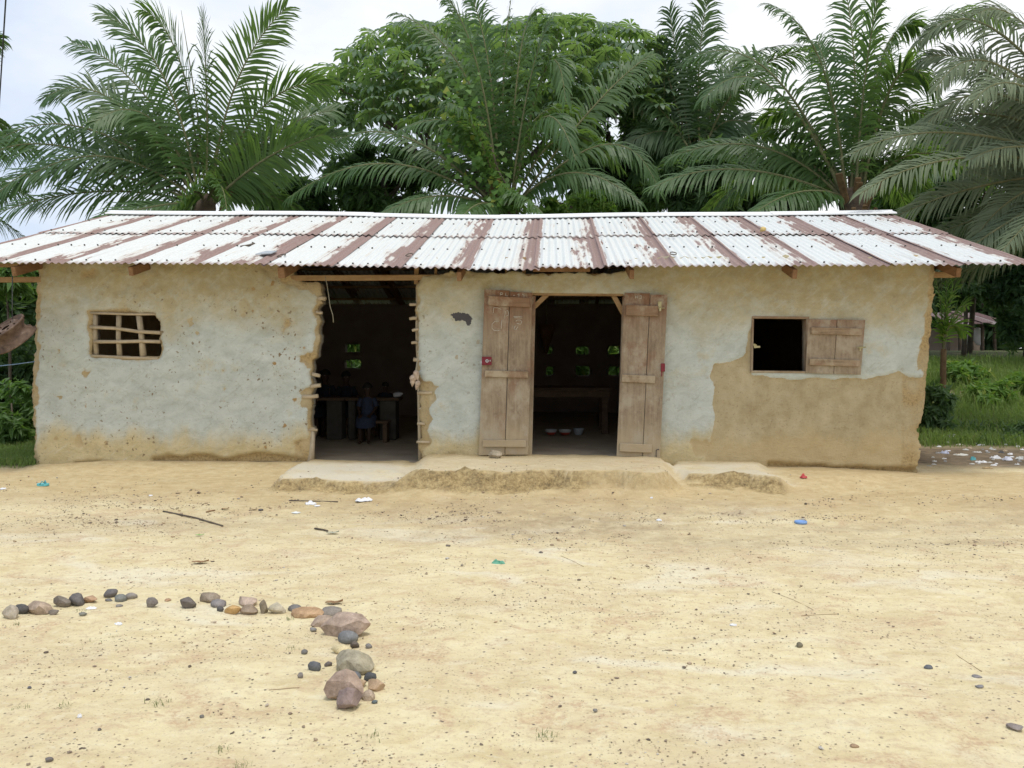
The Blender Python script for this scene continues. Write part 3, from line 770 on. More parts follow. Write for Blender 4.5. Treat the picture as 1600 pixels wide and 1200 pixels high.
YB = 16.7
def rect_px(x0, y0, x1, y1, Y):
    return px_poly([(x0, y0), (x1, y0), (x1, y1), (x0, y1)], Y)
vents = [rect_px(539, 538, 562, 550, YB), rect_px(538, 562, 564, 575, YB), rect_px(853, 542, 863, 553, YB), rect_px(900, 542, 921, 554, YB), rect_px(950, 541, 969, 554, YB),
         rect_px(853, 573, 864, 587, YB), rect_px(900, 572, 922, 587, YB), rect_px(951, 573, 969, 587, YB), rect_px(189, 521, 200, 528, YB), rect_px(189, 540, 200, 546, YB)]
XBL, XBR = XL + .06, XR - .12
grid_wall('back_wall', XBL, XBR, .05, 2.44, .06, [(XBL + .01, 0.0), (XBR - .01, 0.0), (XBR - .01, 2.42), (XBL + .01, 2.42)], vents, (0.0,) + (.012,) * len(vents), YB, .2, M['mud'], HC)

EV_Y, EV_Z, RG_Y, SL = 9.2, at(600, 417, 9.2).z, 13.2, math.tan(R(15.9))
RG_Z = EV_Z + (RG_Y - EV_Y) * SL
def roof_z(Y):
    return EV_Z + (Y - EV_Y) * SL if Y <= RG_Y else RG_Z - (Y - RG_Y) * SL
def sag(x):
    return -.02 * math.exp(-((x + .9) / 2.8) ** 2) + .006 * math.sin(x * 1.3) + .0135 * max(0, -x - .5)
for nm, x0 in (('side_wall', XBL), ('side_wall', XBR - .2), ('partition_wall', at(708, 600, 9.9).x), ('partition_wall', at(1090, 600, 9.9).x)):
    m = MB()
    top = [(y, roof_z(y) - .14) for y in (D + .21, RG_Y, YB - .01)]
    pr = [(D + .21, .05), (YB - .01, .05)] + top[::-1]
    if nm == 'partition_wall': pr = [(D + .21, .05), (YB - .01, .05), (YB - .01, 2.35), (D + .21, 2.35)]
    m.prism([Vector((x0, y, z)) for y, z in pr], [Vector((x0 + (.2 if nm == 'side_wall' else .16), y, z)) for y, z in pr])
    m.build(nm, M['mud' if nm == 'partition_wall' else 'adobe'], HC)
PX1, PX2 = at(708, 600, 9.9).x, at(1090, 600, 9.9).x
for x0, x1, z in ((XBL + .2, PX1, .25), (PX1 + .16, PX2, .335), (PX2 + .16, XBR - .2, .30)):
    fx = np.linspace(x0 + .002, x1 - .002, 50); fy = np.concatenate([np.linspace(D + .03, 12, 60), np.linspace(12.1, YB, 20)])
    X, Y = np.meshgrid(fx, fy)
    Z = z + .008 * fbm(X * 3, Y * 3, 101, 3)
    k = (np.arange(len(fy) - 1)[:, None] * 50 + np.arange(49)[None, :]).ravel()
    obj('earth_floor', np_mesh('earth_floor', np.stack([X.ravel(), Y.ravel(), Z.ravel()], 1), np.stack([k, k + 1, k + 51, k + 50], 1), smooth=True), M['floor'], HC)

# ---- roof sheets
REL, RER = at(-112, 413, EV_Y).x, at(1622, 407, EV_Y).x
NS = 16
PIT = (RER - REL) / NS / 9.0
rowsF = [(0.0, 2.28), (2.14, 4.13)]
slope_len = math.hypot(RG_Y - EV_Y, RG_Z - EV_Z)
def sheet_mesh(L, seed):
    r_ = np.random.default_rng(seed)
    nu, nv = 10 * 8 + 1, 7
    u = np.linspace(-.15, 9.6, nu)
    V = []; UV = []
    dent = r_.normal(0, .0022, (nv, 11))
    for j in range(nv):
        v = j / (nv - 1)
        for i in range(nu):
            h = .0105 * math.cos(u[i] * 2 * math.pi) + dent[j, min(10, int(u[i] + .5))]
            ye = v * L + (r_.normal(0, .0015) if j in (0, nv - 1) else 0)
            V.append((u[i] * PIT, ye, h)); UV.append((u[i], v))
    F_ = []
    for j in range(nv - 1):
        for i in range(nu - 1):
            a = j * nu + i
            F_.append([a, a + 1, a + nu + 1, a + nu])
    me = np_mesh('roof_sheet', V, F_, smooth=True)
    uvl = me.uv_layers.new(name='UVMap')
    li = np.zeros(len(me.loops), np.int32); me.loops.foreach_get('vertex_index', li)
    uvl.data.foreach_set('uv', np.asarray(UV, np.float32)[li].ravel())
    me.materials.append(M['roof'])
    return me
sheets = {0: [sheet_mesh(rowsF[0][1] - rowsF[0][0], 100 + k) for k in range(4)], 1: [sheet_mesh(rowsF[1][1] - rowsF[1][0], 200 + k) for k in range(4)]}
th = math.atan(SL)
for side in (0, 1):
    for row in (0, 1):
        for k in range(NS):
            o = bpy.data.objects.new('roof_sheet', random.choice(sheets[row]))
            COL.objects.link(o)
            s0 = rowsF[row][0] + random.uniform(-.02, .02) - (.07 if row == 0 and k in (8,) and side == 0 else 0)
            lift = (.004, .018)[row]
            if side == 0:
                x = REL + k * 9 * PIT
                p = Vector((x, EV_Y + s0 * math.cos(th), EV_Z + s0 * math.sin(th) + lift + sag(x + .3) + random.uniform(-.004, .004)))
                o.matrix_basis = Matrix.Translation(p) @ Matrix.Rotation(th, 4, 'X') @ Matrix.Rotation(random.uniform(-.004, .004), 4, 'Z') @ Matrix.Rotation(.012, 4, 'Y')
            else:
                x = RER - k * 9 * PIT
                p = Vector((x, 2 * RG_Y - EV_Y - s0 * math.cos(th), EV_Z + s0 * math.sin(th) + lift - .03 + sag(x - .3)))
                o.matrix_basis = Matrix.Translation(p) @ Matrix.Rotation(math.pi, 4, 'Z') @ Matrix.Rotation(th, 4, 'X') @ Matrix.Rotation(.012, 4, 'Y')
            o.parent = house; o.matrix_parent_inverse = Matrix.Translation(-Vector(house.location))
# nails along the purlins (too small to pick apart)
m = MB()
for k in range(NS):
    for s_ in (.10, 1.15, 2.30, 3.3):
        for c in (1, 3, 5, 7):
            if random.random() < .2: continue
            x = REL + (k * 9 + c) * PIT
            p = Vector((x, EV_Y + s_ * math.cos(th), EV_Z + s_ * math.sin(th) + .018 + sag(x) + (.014 if s_ > 2.2 else 0)))
            mt = Matrix.Translation(p) @ Matrix.Rotation(th, 4, 'X')
            m.lathe([(.0, .009), (.008, .008), (.012, .001), (.009, -.012)], 6, mtx=mt)
tag(m.build('roof_nails', M['iron'], HC), kind='stuff')
# ridge capping
x = REL + .02
k = 0
while x < RER - .05:
    x1 = min(x + 2.05, RER)
    m = MB()
    zz = RG_Z + .05 + (.006 if k % 2 else 0)
    prof = [(-.19, -.19 * SL - .018), (-.185, -.185 * SL), (-.03, -.008), (0, .014), (.03, -.008), (.185, -.185 * SL), (.19, -.19 * SL - .018)]
    n = 8
    vs = []
    for i in range(n + 1):
        xx = x - .04 + (x1 - x + .08) * i / n
        for (yy, dz) in prof: vs.append((xx, RG_Y + yy, zz + dz + sag(xx) * 1.15))
    q = len(prof)
    m.add(vs, [[i * q + j, i * q + j + 1, (i + 1) * q + j + 1, (i + 1) * q + j] for i in range(n) for j in range(q - 1)])
    m.build('ridge_cap', M['cap'], HC)
    x = x1; k += 1

# ---- timber: rafters, purlins, wall plate
for px in (30, 207, 440, 718, 987, 1240, 1497):
    p = at(px, 420, EV_Y + .12)
    m = MB()
    w, h = (.05, .10) if px != 440 else (.075, .12)
    y0 = EV_Y + random.uniform(.0, .12)
    m.bar((p.x, y0, roof_z(y0) - .105 + sag(p.x)), (p.x + random.uniform(-.05, .05), RG_Y, RG_Z - .115), w, h)
    m.build('rafter', M['rafter'], HC, .004)
    m = MB()
    m.bar((p.x, 2 * RG_Y - y0, roof_z(y0) - .10), (p.x, RG_Y + .02, RG_Z - .10), w, h)
    m.build('rafter', M['rafter'], HC, .004)
for i, s_ in enumerate((.62, 1.3, 2.22, 3.2, 4.0)):
    for sgn in (1, -1):
        y = EV_Y + s_ * math.cos(th); yy = y if sgn > 0 else 2 * RG_Y - y
        m = MB()
        m.bar((REL + .05, yy, roof_z(y) - .072), (RER - .05, yy, roof_z(y) - .072), .05, .045)
        m.build('purlin', M['lumber'], HC, .003)
pl, pr_ = at(-40, 433, 9.78), at(1490, 431, 9.78)
zc = at(560, 434.5, 9.72).z
m = MB(); m.bar((pl.x, 9.76, zc), (pr_.x, 9.76, zc + .012), .075, .062); m.build('wall_plate', M['lumber'], HC, .004)
for px, w in ((650, .05), (680, .03), (790, .03), (818, .04)):
    p = at(px, 425, 9.78); m = MB()
    m.bar((p.x, 9.80, p.z - .14), (p.x + .01, 9.80, roof_z(9.8) - .01), w, w, up=(0, 1, 0)); m.build('roof_strut', M['lumber'], HC, .003)
a, b = at(833, 421, 9.45), at(922, 421, 9.45)
m = MB(); m.bar(a, b, .03, .05); m.build('loose_batten', M['rafter'], HC, .003)

# ---- doorway without a door: poles, lath ends, hanging vine
m = MB(); m.tube([at(653, 438, 9.80), at(652, 520, 9.80), at(655, 600, 9.80), at(657, 728, 9.80)], [.022, .024, .024, .028], 8, jit=.06); m.build('jamb_pole', M['stick_v'], HC)
m = MB(); m.tube([at(489, 668, 9.76), at(488, 700, 9.75), at(484, 732, 9.75)], [.026, .034, .045], 8, jit=.12); m.build('jamb_pole', M['stick_v'], HC)
for (x0, x1, y, r) in ((497, 509, 466, .026), (494, 504, 489, .017), (488, 500, 586, .02), (485, 501, 603, .025), (473, 497, 620, .024), (481, 496, 671, .016),
                       (640, 656, 476, .017), (640, 652, 497, .019), (644, 655, 515, .018), (643, 655, 535, .018), (646, 662, 563, .022), (651, 662, 584, .02),
                       (652, 676, 614, .02), (655, 668, 638, .015), (652, 664, 662, .016), (651, 672, 691, .016)):
    m = MB(); yy = D + .03 + random.uniform(-.02, .05)
    m.tube([at(x0, y + random.uniform(-1.5, 1.5), yy), at((x0 + x1) / 2, y, yy), at(x1, y + random.uniform(-1.5, 1.5), yy)], r, 7, jit=.13)
    m.build('lath_end', M['stick'], HC)

# ---- stick window
win = part_empty('stick_window', HC)
for pts, r in (([(186, 492), (185, 525), (187, 557)], .03), ([(217, 492), (221, 525), (224, 558)], .036), ([(149, 491), (149, 525), (151, 556)], .028)):
    m = MB(); m.tube([at(x, y, D + .06) for x, y in pts], [r, r * .92, r * 1.08], 9, jit=.05); m.build('upright_stick', M['stick_v'], win)
for pts, r in (([(141, 511), (180, 513), (215, 518), (251, 520)], .021), ([(147, 534), (185, 534), (220, 533), (251, 534)], .021), ([(142, 489), (200, 491), (246, 491)], .014), ([(143, 556), (200, 559), (247, 560)], .018)):
    m = MB(); m.tube([at(x, y, D + .02) for x, y in pts], r, 8, jit=.06); m.build('cross_stick', M['stick'], win)

# ---- right-hand window: frame and open shutter
win2 = part_empty('square_window', HC)
fr = [at(1172, 582, D + .02), at(1263, 583, D + .02), at(1263, 495, D + .02), at(1174, 494, D + .02)]
def strip(name, c, u0, u1, v0, v1, t, off, mat, par, bev=.003, wob=0):
    return board(c, u0, u1, v0, v1, t, off, wob).build(name, mat, par, bev)
strip('frame_rail', fr, 0, 1, .96, 1, .12, .035, M['door_h'], win2)
strip('frame_rail', fr, 0, 1, 0, .035, .12, .035, M['door_h'], win2)
strip('frame_stile', fr, 0, .035, .037, .958, .12, .033, M['door_v'], win2)
strip('frame_stile', fr, .955, 1, .037, .958, .12, .033, M['door_v'], win2)
sh = part_empty('shutter', HC)
sc_ = [at(1259, 583, D - .03), at(1345, 586, D - .05), at(1352, 500, D - .05), at(1263, 498, D - .03)]
strip('plank', sc_, 0, .505, 0, .995, .025, 0, M['door_v'], sh, .003)
strip('plank', sc_, .512, 1, .005, 1, .025, 0.002, M['door_v'], sh, .003)
strip('batten', sc_, .05, .945, .72, .845, .027, .028, M['door_h'], sh, .004)
strip('batten', sc_, .05, .955, .15, .27, .027, .028, M['door_h'], sh, .004)
m = MB(); a = at(1345, 543, D - .075)
m.box(a, (.022, .004, .012)); m.tube([a + Vector((-.045, -.012, 0)), a + Vector((.05, -.012, .004))], .007, 7); m.box(a + Vector((-.012, -.012, -.022)), (.007, .006, .016))
m.build('bolt', M['brass'], sh)
m = MB(); a = at(1180, 541, D - .02); m.box(a, (.016, .008, .02)); m.box(a + Vector((.03, -.006, -.006)), (.022, .007, .010)); m.box(a + Vector((-.012, -.003, .018)), (.012, .006, .010)); m.build('bolt_keeper', M['brass'], win2)

# ---- double door
dfr = part_empty('door_frame', HC)
c = [at(822, 722, D + .06), at(972, 724, D + .06), at(980, 455, D + .06), at(828, 454, D + .06)]
strip('lintel', c, .0, 1, .972, 1, .13, .045, M['lumber'], dfr)
strip('jamb', c, 0.012, .06, 0.0, .97, .12, .02, M['door_v'], dfr)
strip('jamb', c, .955, 1.0, 0.0, .97, .12, .02, M['door_v'], dfr)
for a, b in (((830, 484), (860, 455)), ((974, 490), (955, 455))):
    m = MB(); m.bar(at(*a, D + .10), at(*b, D + .10), .05, .055); m.build('corner_brace', M['lumber'], dfr, .004)
def leaf(corn, battens, split, ins=(.06, .95)):
    d = part_empty('door', HC)
    cc = [at(x, y, yy) for (x, y, yy) in corn]
    strip('plank', cc, 0, split - .006, 0.0, 1.0, .03, 0, M['door_v'], d, .003)
    strip('plank', cc, split + .006, 1, 0.004, .994, .03, .003, M['door_v'], d, .003)
    for (u0, u1, v0, v1) in battens:
        strip('batten', cc, u0, u1, v0, v1, .03, .034, M['door_h'], d, .004, .004)
    return d, cc
dl, cl_ = leaf([(748, 711.5, D - .075), (825, 711.5, D - .03), (832, 456, D - .03), (757, 452, D - .09)],
               [(.09, .955, .905, .962), (.075, .955, .475, .515), (.075, .955, .052, .094)], .53)
dr, cr_ = leaf([(963, 719, D - .03), (1031, 722.5, D - .09), (1043, 459, D - .10), (976, 457.5, D - .03)],
               [(.05, .80, .865, .928), (.03, .80, .47, .515), (.06, .80, .056, .104)], .60)
tag(dl, 'weathered double plank door leaf with a red latch box and chalk scribbles')
tag(dr, 'weathered double plank door leaf with a brass hasp and red latch')
def chalk(cc, strokes, par, off):
    m = MB()
    for st in strokes:
        m.tube([qd(cc, u, v) + Vector((0, -off, 0)) for u, v in st], .0038, 5)
    m.build('chalk_writing', M['chalk'], par)
chalk(cl_, [[(.335, .968), (.335, .985)], [(.335, .985), (.375, .984), (.385, .979), (.375, .975), (.34, .974)], [(.445, .985), (.445, .968), (.485, .968)],
            [(.60, .972), (.64, .974)], [(.69, .979), (.72, .984), (.72, .962)], [(.79, .984), (.83, .975), (.825, .962)]], dl, .0055)
chalk(cl_, [[(.32, .812), (.24, .812), (.185, .795), (.18, .772), (.22, .757), (.30, .755), (.36, .762)], [(.38, .82), (.37, .765)],
            [(.20, .86), (.205, .893), (.29, .893), (.36, .884)], [(.43, .83), (.45, .872), (.49, .882), (.515, .868), (.51, .85), (.46, .845)]], dl, .0035)
chalk(cl_, [[(.62, .846), (.80, .846)], [(.63, .838), (.80, .838)], [(.67, .815), (.70, .825), (.76, .826), (.80, .815), (.77, .80), (.69, .805)],
            [(.66, .79), (.64, .77), (.68, .765), (.72, .785)]], dl, .0065)
chalk(cr_, [[(.26, .968), (.26, .984)], [(.26, .976), (.31, .977)], [(.31, .969), (.31, .985)], [(.36, .985), (.40, .985), (.395, .969), (.35, .970)]], dr, .004)
a = qd(cl_, .10, .572) + Vector((0, -.02, 0))
m = MB(); m.box(a, (.055, .018, .047)); m.build('latch_box', M['red_iron'], dl, .004)
m = MB(); mt = Matrix.Translation(a + Vector((.005, -.019, 0))) @ Matrix.Rotation(math.pi / 2, 4, 'X')
m.lathe([(.0085, 0), (.0085, .004), (.019, .004), (.019, 0)], 16, mtx=mt); m.build('latch_ring', M['white'], dl)
m = MB(); m.box(a + Vector((.040, -.0205, .003)), (.005, .002, .009)); m.build('latch_mark', M['white'], dl)
m = MB(); m.box(a + Vector((-.062, -.004, -.012)), (.008, .010, .016)); m.build('latch_bolt', M['white'], dl)
a = qd(cr_, .965, .565) + Vector((0, -.02, 0))
m = MB(); m.box(a, (.022, .016, .045)); m.box(a + Vector((-.012, -.002, -.068)), (.005, .006, .032)); m.build('latch', M['red_iron'], dr, .003)
a = qd(cr_, .83, .93) + Vector((0, -.014, 0))
m = MB(); m.box(a, (.020, .005, .045)); m.tube([a + Vector((-.03, -.01, -.028)), a + Vector((.055, -.01, -.03))], .006, 7); m.box(a + Vector((.002, -.012, -.045)), (.012, .008, .018)); m.build('hasp', M['brass'], dr, .002)
a = qd(cr_, .93, .05) + Vector((0, -.012, 0))
m = MB(); m.tube([a + Vector((-.012, 0, -.03)), a + Vector((-.014, -.008, 0)), a + Vector((-.014, -.008, .045)), a + Vector((.008, -.01, .055)), a + Vector((.018, -.004, .048))], .005, 6); m.build('hook', M['iron'], dr)
# ================================================================ VEGETATION
UP = np.array([0, 0, 1.0])
def nrm(v): return v / (np.linalg.norm(v, axis=-1, keepdims=True) + 1e-9)
def frond_mesh(B, M_, T, leaflet=.7, n=86, roll=0.0, r0=.045, seed=0, droop=1.0, start=.10, gaps=.04, wid=.042, mats=None):
    """one pinnate frond: a tapering stalk on a quadratic curve and two ranks of drooping leaflets"""
    r_ = np.random.default_rng(seed)
    B, M_, T = (np.array(v, float) for v in (B, M_, T))
    C = 2 * M_ - (B + T) / 2
    def P(t): t = np.asarray(t)[:, None]; return (1 - t) ** 2 * B + 2 * t * (1 - t) * C + t * t * T
    def DP(t): t = np.asarray(t)[:, None]; return nrm(2 * (1 - t) * (C - B) + 2 * t * (T - C))
    K = 2 * (B - 2 * C + T)
    Ltot = np.linalg.norm(C - B) + np.linalg.norm(T - C)
    t = np.linspace(start, .995, n)
    t = np.repeat(t, 2) + r_.normal(0, .25 / n, 2 * n)
    t = np.clip(t, .02, 1)
    side = np.tile([1.0, -1.0], n)
    keep = r_.random(2 * n) > gaps
    t, side = t[keep], side[keep]
    p = P(t); tan = DP(t)
    Nn = UP * .35 - K / (np.linalg.norm(K) + 1e-6) * .8 + np.array([0, -.12, .05])
    Nn = nrm(Nn - tan * (tan @ Nn)[:, None]) if Nn.ndim == 1 else Nn
    S = np.cross(tan, Nn)
    cr, sr = math.cos(roll), math.sin(roll)
    S, Nn = S * cr + Nn * sr, Nn * cr - S * sr
    k = len(t)
    a = np.radians(np.interp(t, [0, .3, 1], [72, 60, 26]) + r_.normal(0, 5, k))
    e = np.radians(r_.choice([-7, 9], k) + r_.normal(0, 5, k))
    d = nrm(np.cos(a)[:, None] * tan + np.sin(a)[:, None] * (side[:, None] * S * np.cos(e)[:, None] + Nn * np.sin(e)[:, None]))
    L = leaflet * np.interp(t, [0, .12, .4, .75, 1], [.35, .75, 1, .85, .42]) * (1 + r_.normal(0, .07, k))
    hw = wid * .5 * np.interp(t, [0, .3, 1], [.7, 1, .7])
    rows = []
    q = p.copy(); dd = d.copy()
    seg = [(0.0, .5), (.32, 1.0), (.68, .85), (1.0, .06)]
    g = droop * np.array([0.10, .42, .62])
    dp = r_.random(k) * .7 + .65
    for j, (f, w) in enumerate(seg):
        wv = nrm(np.cross(dd, Nn)) * (hw * w)[:, None]
        # a shallow fold keeps the blade from being a flat strip
        rows.append(q + wv); rows.append(q - wv)
        if j < 3:
            dd = nrm(dd + np.outer(g[j] * dp, -UP))
            q = q + dd * (L * (seg[j + 1][0] - f))[:, None]
    V = np.stack(rows, 1).reshape(-1, 3)
    b = np.arange(k)[:, None] * 8
    Fl = np.concatenate([b + np.array([0, 1, 3, 2]), b + np.array([2, 3, 5, 4]), b + np.array([4, 5, 7, 6])])
    m = MB()
    ts = np.linspace(0, 1, 14)
    m.tube(P(ts), [r0 * (1 - .86 * x) for x in ts], 6)
    nv = len(V)
    Vall = np.concatenate([V, np.array(m.v)])
    Fall = Fl.tolist() + [[i + nv for i in f] for f in m.f]
    mi = [0] * len(Fl) + [1] * len(m.f)
    me = np_mesh('frond', Vall, Fall, mi)
    for x in mats: me.materials.append(x)
    return me

def palm(label, base, Yc, fronds, leaf_mat, leaflet, trunk_r=.22, group=None, nrand=8, seed=1, rl=3.6, petioles=0, trunk=True, droop=1.0, wid=.054, spear=None, minroll=.5):
    r_ = random.Random(seed)
    b = at(base[0], base[1], Yc)
    zg = gz(b.x, Yc)
    t = thing('oil_palm', (b.x, Yc, zg), label, 'palm tree', group)
    if trunk:
        m = MB()
        pts = []; rad = []
        n = 16
        for i in range(n + 1):
            f = i / n
            pts.append((b.x + .05 * math.sin(f * 3 + seed), Yc + .04 * math.cos(f * 4), zg - .1 + (b.z - zg + .15) * f))
            rad.append(trunk_r * (1.15 - .2 * f) * (1 + .09 * ((i % 2) * 2 - 1)))
        m.tube(pts, rad, 12, jit=.08)
        m.build('trunk', M['bark'], t)
        for i in range(petioles):
            a = r_.uniform(0, 6.28)
            h = r_.uniform(-.9, .25)
            mm = MB()
            p0 = Vector((b.x + math.cos(a) * trunk_r * .7, Yc + math.sin(a) * trunk_r * .7, b.z + h - .25))
            o_ = Vector((math.cos(a), math.sin(a), 1.6)).normalized()
            mm.bar(p0, p0 + o_ * r_.uniform(.35, .8), r_.uniform(.09, .15), .05)
            mm.build('old_petiole', M['petiole'], t, .012)
    mats = [leaf_mat, M['rachis']]
    for i, fd in enumerate(fronds):
        (mx, my), (tx, ty) = fd[0], fd[1]
        dY = fd[2] if len(fd) > 2 else r_.uniform(-.8, .8)
        roll = fd[3] if len(fd) > 3 else r_.uniform(-.7, .7)
        lf = fd[4] if len(fd) > 4 else 1.0
        roll = math.copysign(max(abs(roll), minroll + .25 * r_.random()), roll)
        Mp = at(mx, my, Yc + dY * .42); Tp = at(tx, ty, Yc + dY)
        o0 = Vector((Tp.x - b.x, dY, 0)); o0 = o0.normalized() * trunk_r * .6 if o0.length > .01 else o0
        me = frond_mesh(b + o0 + Vector((0, 0, -.15)), Mp, Tp, leaflet * lf * 1.15, 78, roll, .034, seed * 100 + i, droop, mats=mats, wid=wid)
        obj('frond', me, None, t)
    for i in range(nrand):
        az = r_.uniform(0, 6.28) if i > nrand * .6 else r_.uniform(.4, 2.7)
        el = r_.uniform(.15, 1.15)
        L = rl * r_.uniform(.75, 1.05)
        hd = Vector((math.cos(az), math.sin(az), 0))
        Tp = b + hd * L * math.cos(el * .65) + Vector((0, 0, L * math.sin(el) - .75))
        Mp = b + hd * L * .5 * math.cos(el) + Vector((0, 0, L * .58 * math.sin(el) + .28))
        me = frond_mesh(b + hd * trunk_r * .6 + Vector((0, 0, -.1)), Mp, Tp, leaflet * 1.1, 76, r_.uniform(-.6, .6), .034, seed * 100 + 60 + i, droop, mats=mats, wid=wid)
        obj('frond', me, None, t)
    if spear:
        m = MB()
        m.tube([b, at(*spear[0], Yc), at(*spear[1], Yc)], [.03, .02, .004], 6)
        m.build('spear_leaf', M['rachis'], t)
    return t

palm('tall oil palm on the far left, its arching fronds clear against the sky', (322, 308), 19.0,
     [((70, 225), (-60, 290), .3, .3), ((95, 262), (-20, 330), -1.6, .2), ((205, 215), (96, 214), 1.0, .3), ((450, 235), (545, 215), 1.8, -.2), ((258, 125), (165, 22), -1.0, .7), ((285, 108), (224, 16), .5, -1.0), ((224, 146), (112, 66), .8, .4), ((182, 160), (72, 152), -.6, .2), ((236, 186), (148, 192), -1.5, .25),
      ((125, 198), (-28, 238), .5, .35), ((160, 244), (8, 302), -1.2, .2), ((140, 300), (-35, 345), -.5, .3), ((323, 158), (316, 26), -.8, 1.45), ((366, 138), (447, 12), -.6, 1.2),
      ((412, 166), (516, 134), .8, .3), ((420, 216), (522, 172), 1.4, -.3), ((415, 248), (506, 210), -.8, .4), ((372, 258), (424, 238), 1.0, .2, .7), ((344, 290), (356, 350), -2.6, .2, .6),
      ((245, 322), (150, 345), -1.8, .2), ((250, 225), (165, 262), 1.8, -.3), ((300, 300), (262, 340), -2.4, -.2), ((395, 300), (470, 330), 1.4, .3, .6)],
     M['palm'], .78, .24, 'oil palms behind the building', 1, 1, 3.0, 6, minroll=.8, droop=.62, spear=((308, 170), (283, 16)))
palm('oil palm mostly outside the picture whose low fronds show at the left edge', (-150, 330), 20.5,
     [((-50, 240), (58, 236), 0, .3), ((-45, 285), (62, 318), -.6, .2), ((-70, 190), (30, 215), .8, .5), ((-60, 320), (40, 372), -.8, .2), ((-80, 130), (0, 60), .5, .5)],
     M['palm_deep'], .7, .24, 'oil palms behind the building', 4, 2, 3.8, minroll=.8)
palm('oil palm at the centre with steep upright fronds overgrown by pale climbing vine', (790, 318), 18.6,
     [((748, 112), (695, -8), -.8, .9), ((766, 120), (736, -8), .6, 1.2), ((786, 140), (801, -18), 1.0, .9), ((824, 146), (858, 34), -.9, -1.2), ((728, 120), (618, 20), .7, .4),
      ((746, 208), (700, 160), -1.8, .4), ((632, 214), (506, 232), .6, .25), ((612, 256), (450, 310), -.9, .15), ((690, 306), (596, 334), -1.6, .15), ((944, 226), (1030, 300), -.8, -.2),
      ((892, 270), (1000, 318), -1.3, -.15), ((928, 166), (1020, 84), 1.2, -.6), ((852, 108), (884, 158), -1.2, -.4), ((818, 312), (852, 338), -2.6, 0), ((752, 318), (722, 340), -2.6, 0),
      ((846, 186), (900, 250), -1.9, -.3), ((708, 230), (620, 262), 1.6, .3), ((812, 90), (838, 20), 1.4, .8), ((876, 216), (968, 262), .8, .3)],
     M['palm'], .60, .26, 'oil palms behind the building', 3, 3, 3.4, 8, droop=1.2)
palm('dark upright oil palm standing farther back beside the umbrella tree', (1090, 236), 23.5,
     [((1062, 120), (1046, 16), 0, 1.3), ((1092, 110), (1106, -6), -.5, .9), ((1078, 110), (1080, 30), .6, .2), ((1050, 140), (1026, 66), .3, .8), ((1040, 180), (985, 140), -.6, .4),
      ((1120, 150), (1165, 90), .5, -.6), ((1044, 206), (985, 222), -.8, .2), ((1135, 190), (1205, 210), -.4, -.2), ((1060, 170), (1010, 120), 1.2, .5), ((1110, 170), (1140, 120), 1.5, .5),
      ((1130, 220), (1190, 262), .6, -.2), ((1045, 226), (990, 275), .3, .2)],
     M['palm_deep'], .75, .26, 'oil palms behind the building', 8, 4, 4.0, minroll=.8)
palm('large oil palm near the right ridge end with thick brown stalk bases', (1332, 300), 18.0,
     [((1284, 102), (1205, 8), -.7, .5), ((1336, 130), (1318, -32), .8, .9), ((1351, 130), (1374, -14), -1.2, 1.3), ((1378, 92), (1434, 42), .7, .7), ((1436, 62), (1578, 36), .9, .5),
      ((1404, 118), (1474, 172), -1.0, .3), ((1205, 136), (1098, 156), -1.2, .2), ((1202, 112), (1076, 92), .7, .3), ((1190, 230), (1046, 246), .6, .2), ((1160, 265), (1022, 292), -1.1, .15),
      ((1250, 300), (1172, 338), -2.0, .2), ((1260, 190), (1190, 190), 1.6, -.2), ((1400, 180), (1480, 210), 1.2, .3), ((1380, 250), (1450, 300), .8, .2), ((1300, 150), (1275, 60), 1.6, .6),
      ((1230, 250), (1120, 325), 1.0, .3), ((1365, 170), (1395, 60), 1.8, .6)],
     M['palm'], .66, .30, 'oil palms behind the building', 5, 5, 3.6, 16, droop=.95, minroll=.5)
palm('dusty grey green oil palm reaching in from the right edge', (1745, 255), 14.2,
     [((1500, 208), (1332, 240), -.4, .5), ((1512, 246), (1342, 304), -1.2, .4), ((1560, 50), (1436, 68), .6, .4), ((1565, 104), (1462, 142), -.6, .3), ((1545, 112), (1440, 96), .9, .3),
      ((1572, 150), (1450, 192), .4, .4), ((1590, 338), (1475, 420), -.6, .5), ((1545, 288), (1396, 340), .8, .3), ((1570, 392), (1452, 440), 1.6, .4), ((1600, 200), (1480, 230), 1.4, .3),
      ((1590, 250), (1490, 290), 1.8, .5), ((1600, 300), (1520, 380), .2, .3), ((1620, 60), (1530, 20), -.5, .5), ((1560, 180), (1400, 215), 1.2, .2), ((1590, 320), (1440, 372), 2.0, .3),
      ((1610, 230), (1515, 250), -1.0, .4), ((1640, 320), (1560, 400), -1.2, .3), ((1610, 140), (1520, 160), -1.4, .3)],
     M['palm_dust'], .46, .26, 'oil palms behind the building', 4, 6, 3.2, droop=.75, wid=.038, minroll=.7)
palm('oil palm half hidden behind the dusty fronds in the upper right corner', (1655, 250), 22.0,
     [((1555, 140), (1540, 20), 0, .8), ((1600, 130), (1640, 20), .4, .5), ((1500, 190), (1420, 190), .4, .3), ((1600, 190), (1680, 170), 0, .3), ((1510, 250), (1420, 300), -.4, .2), ((1620, 250), (1700, 300), 0, .2)],
     M['palm_deep'], .72, .26, 'oil palms behind the building', 9, 8, 3.8)

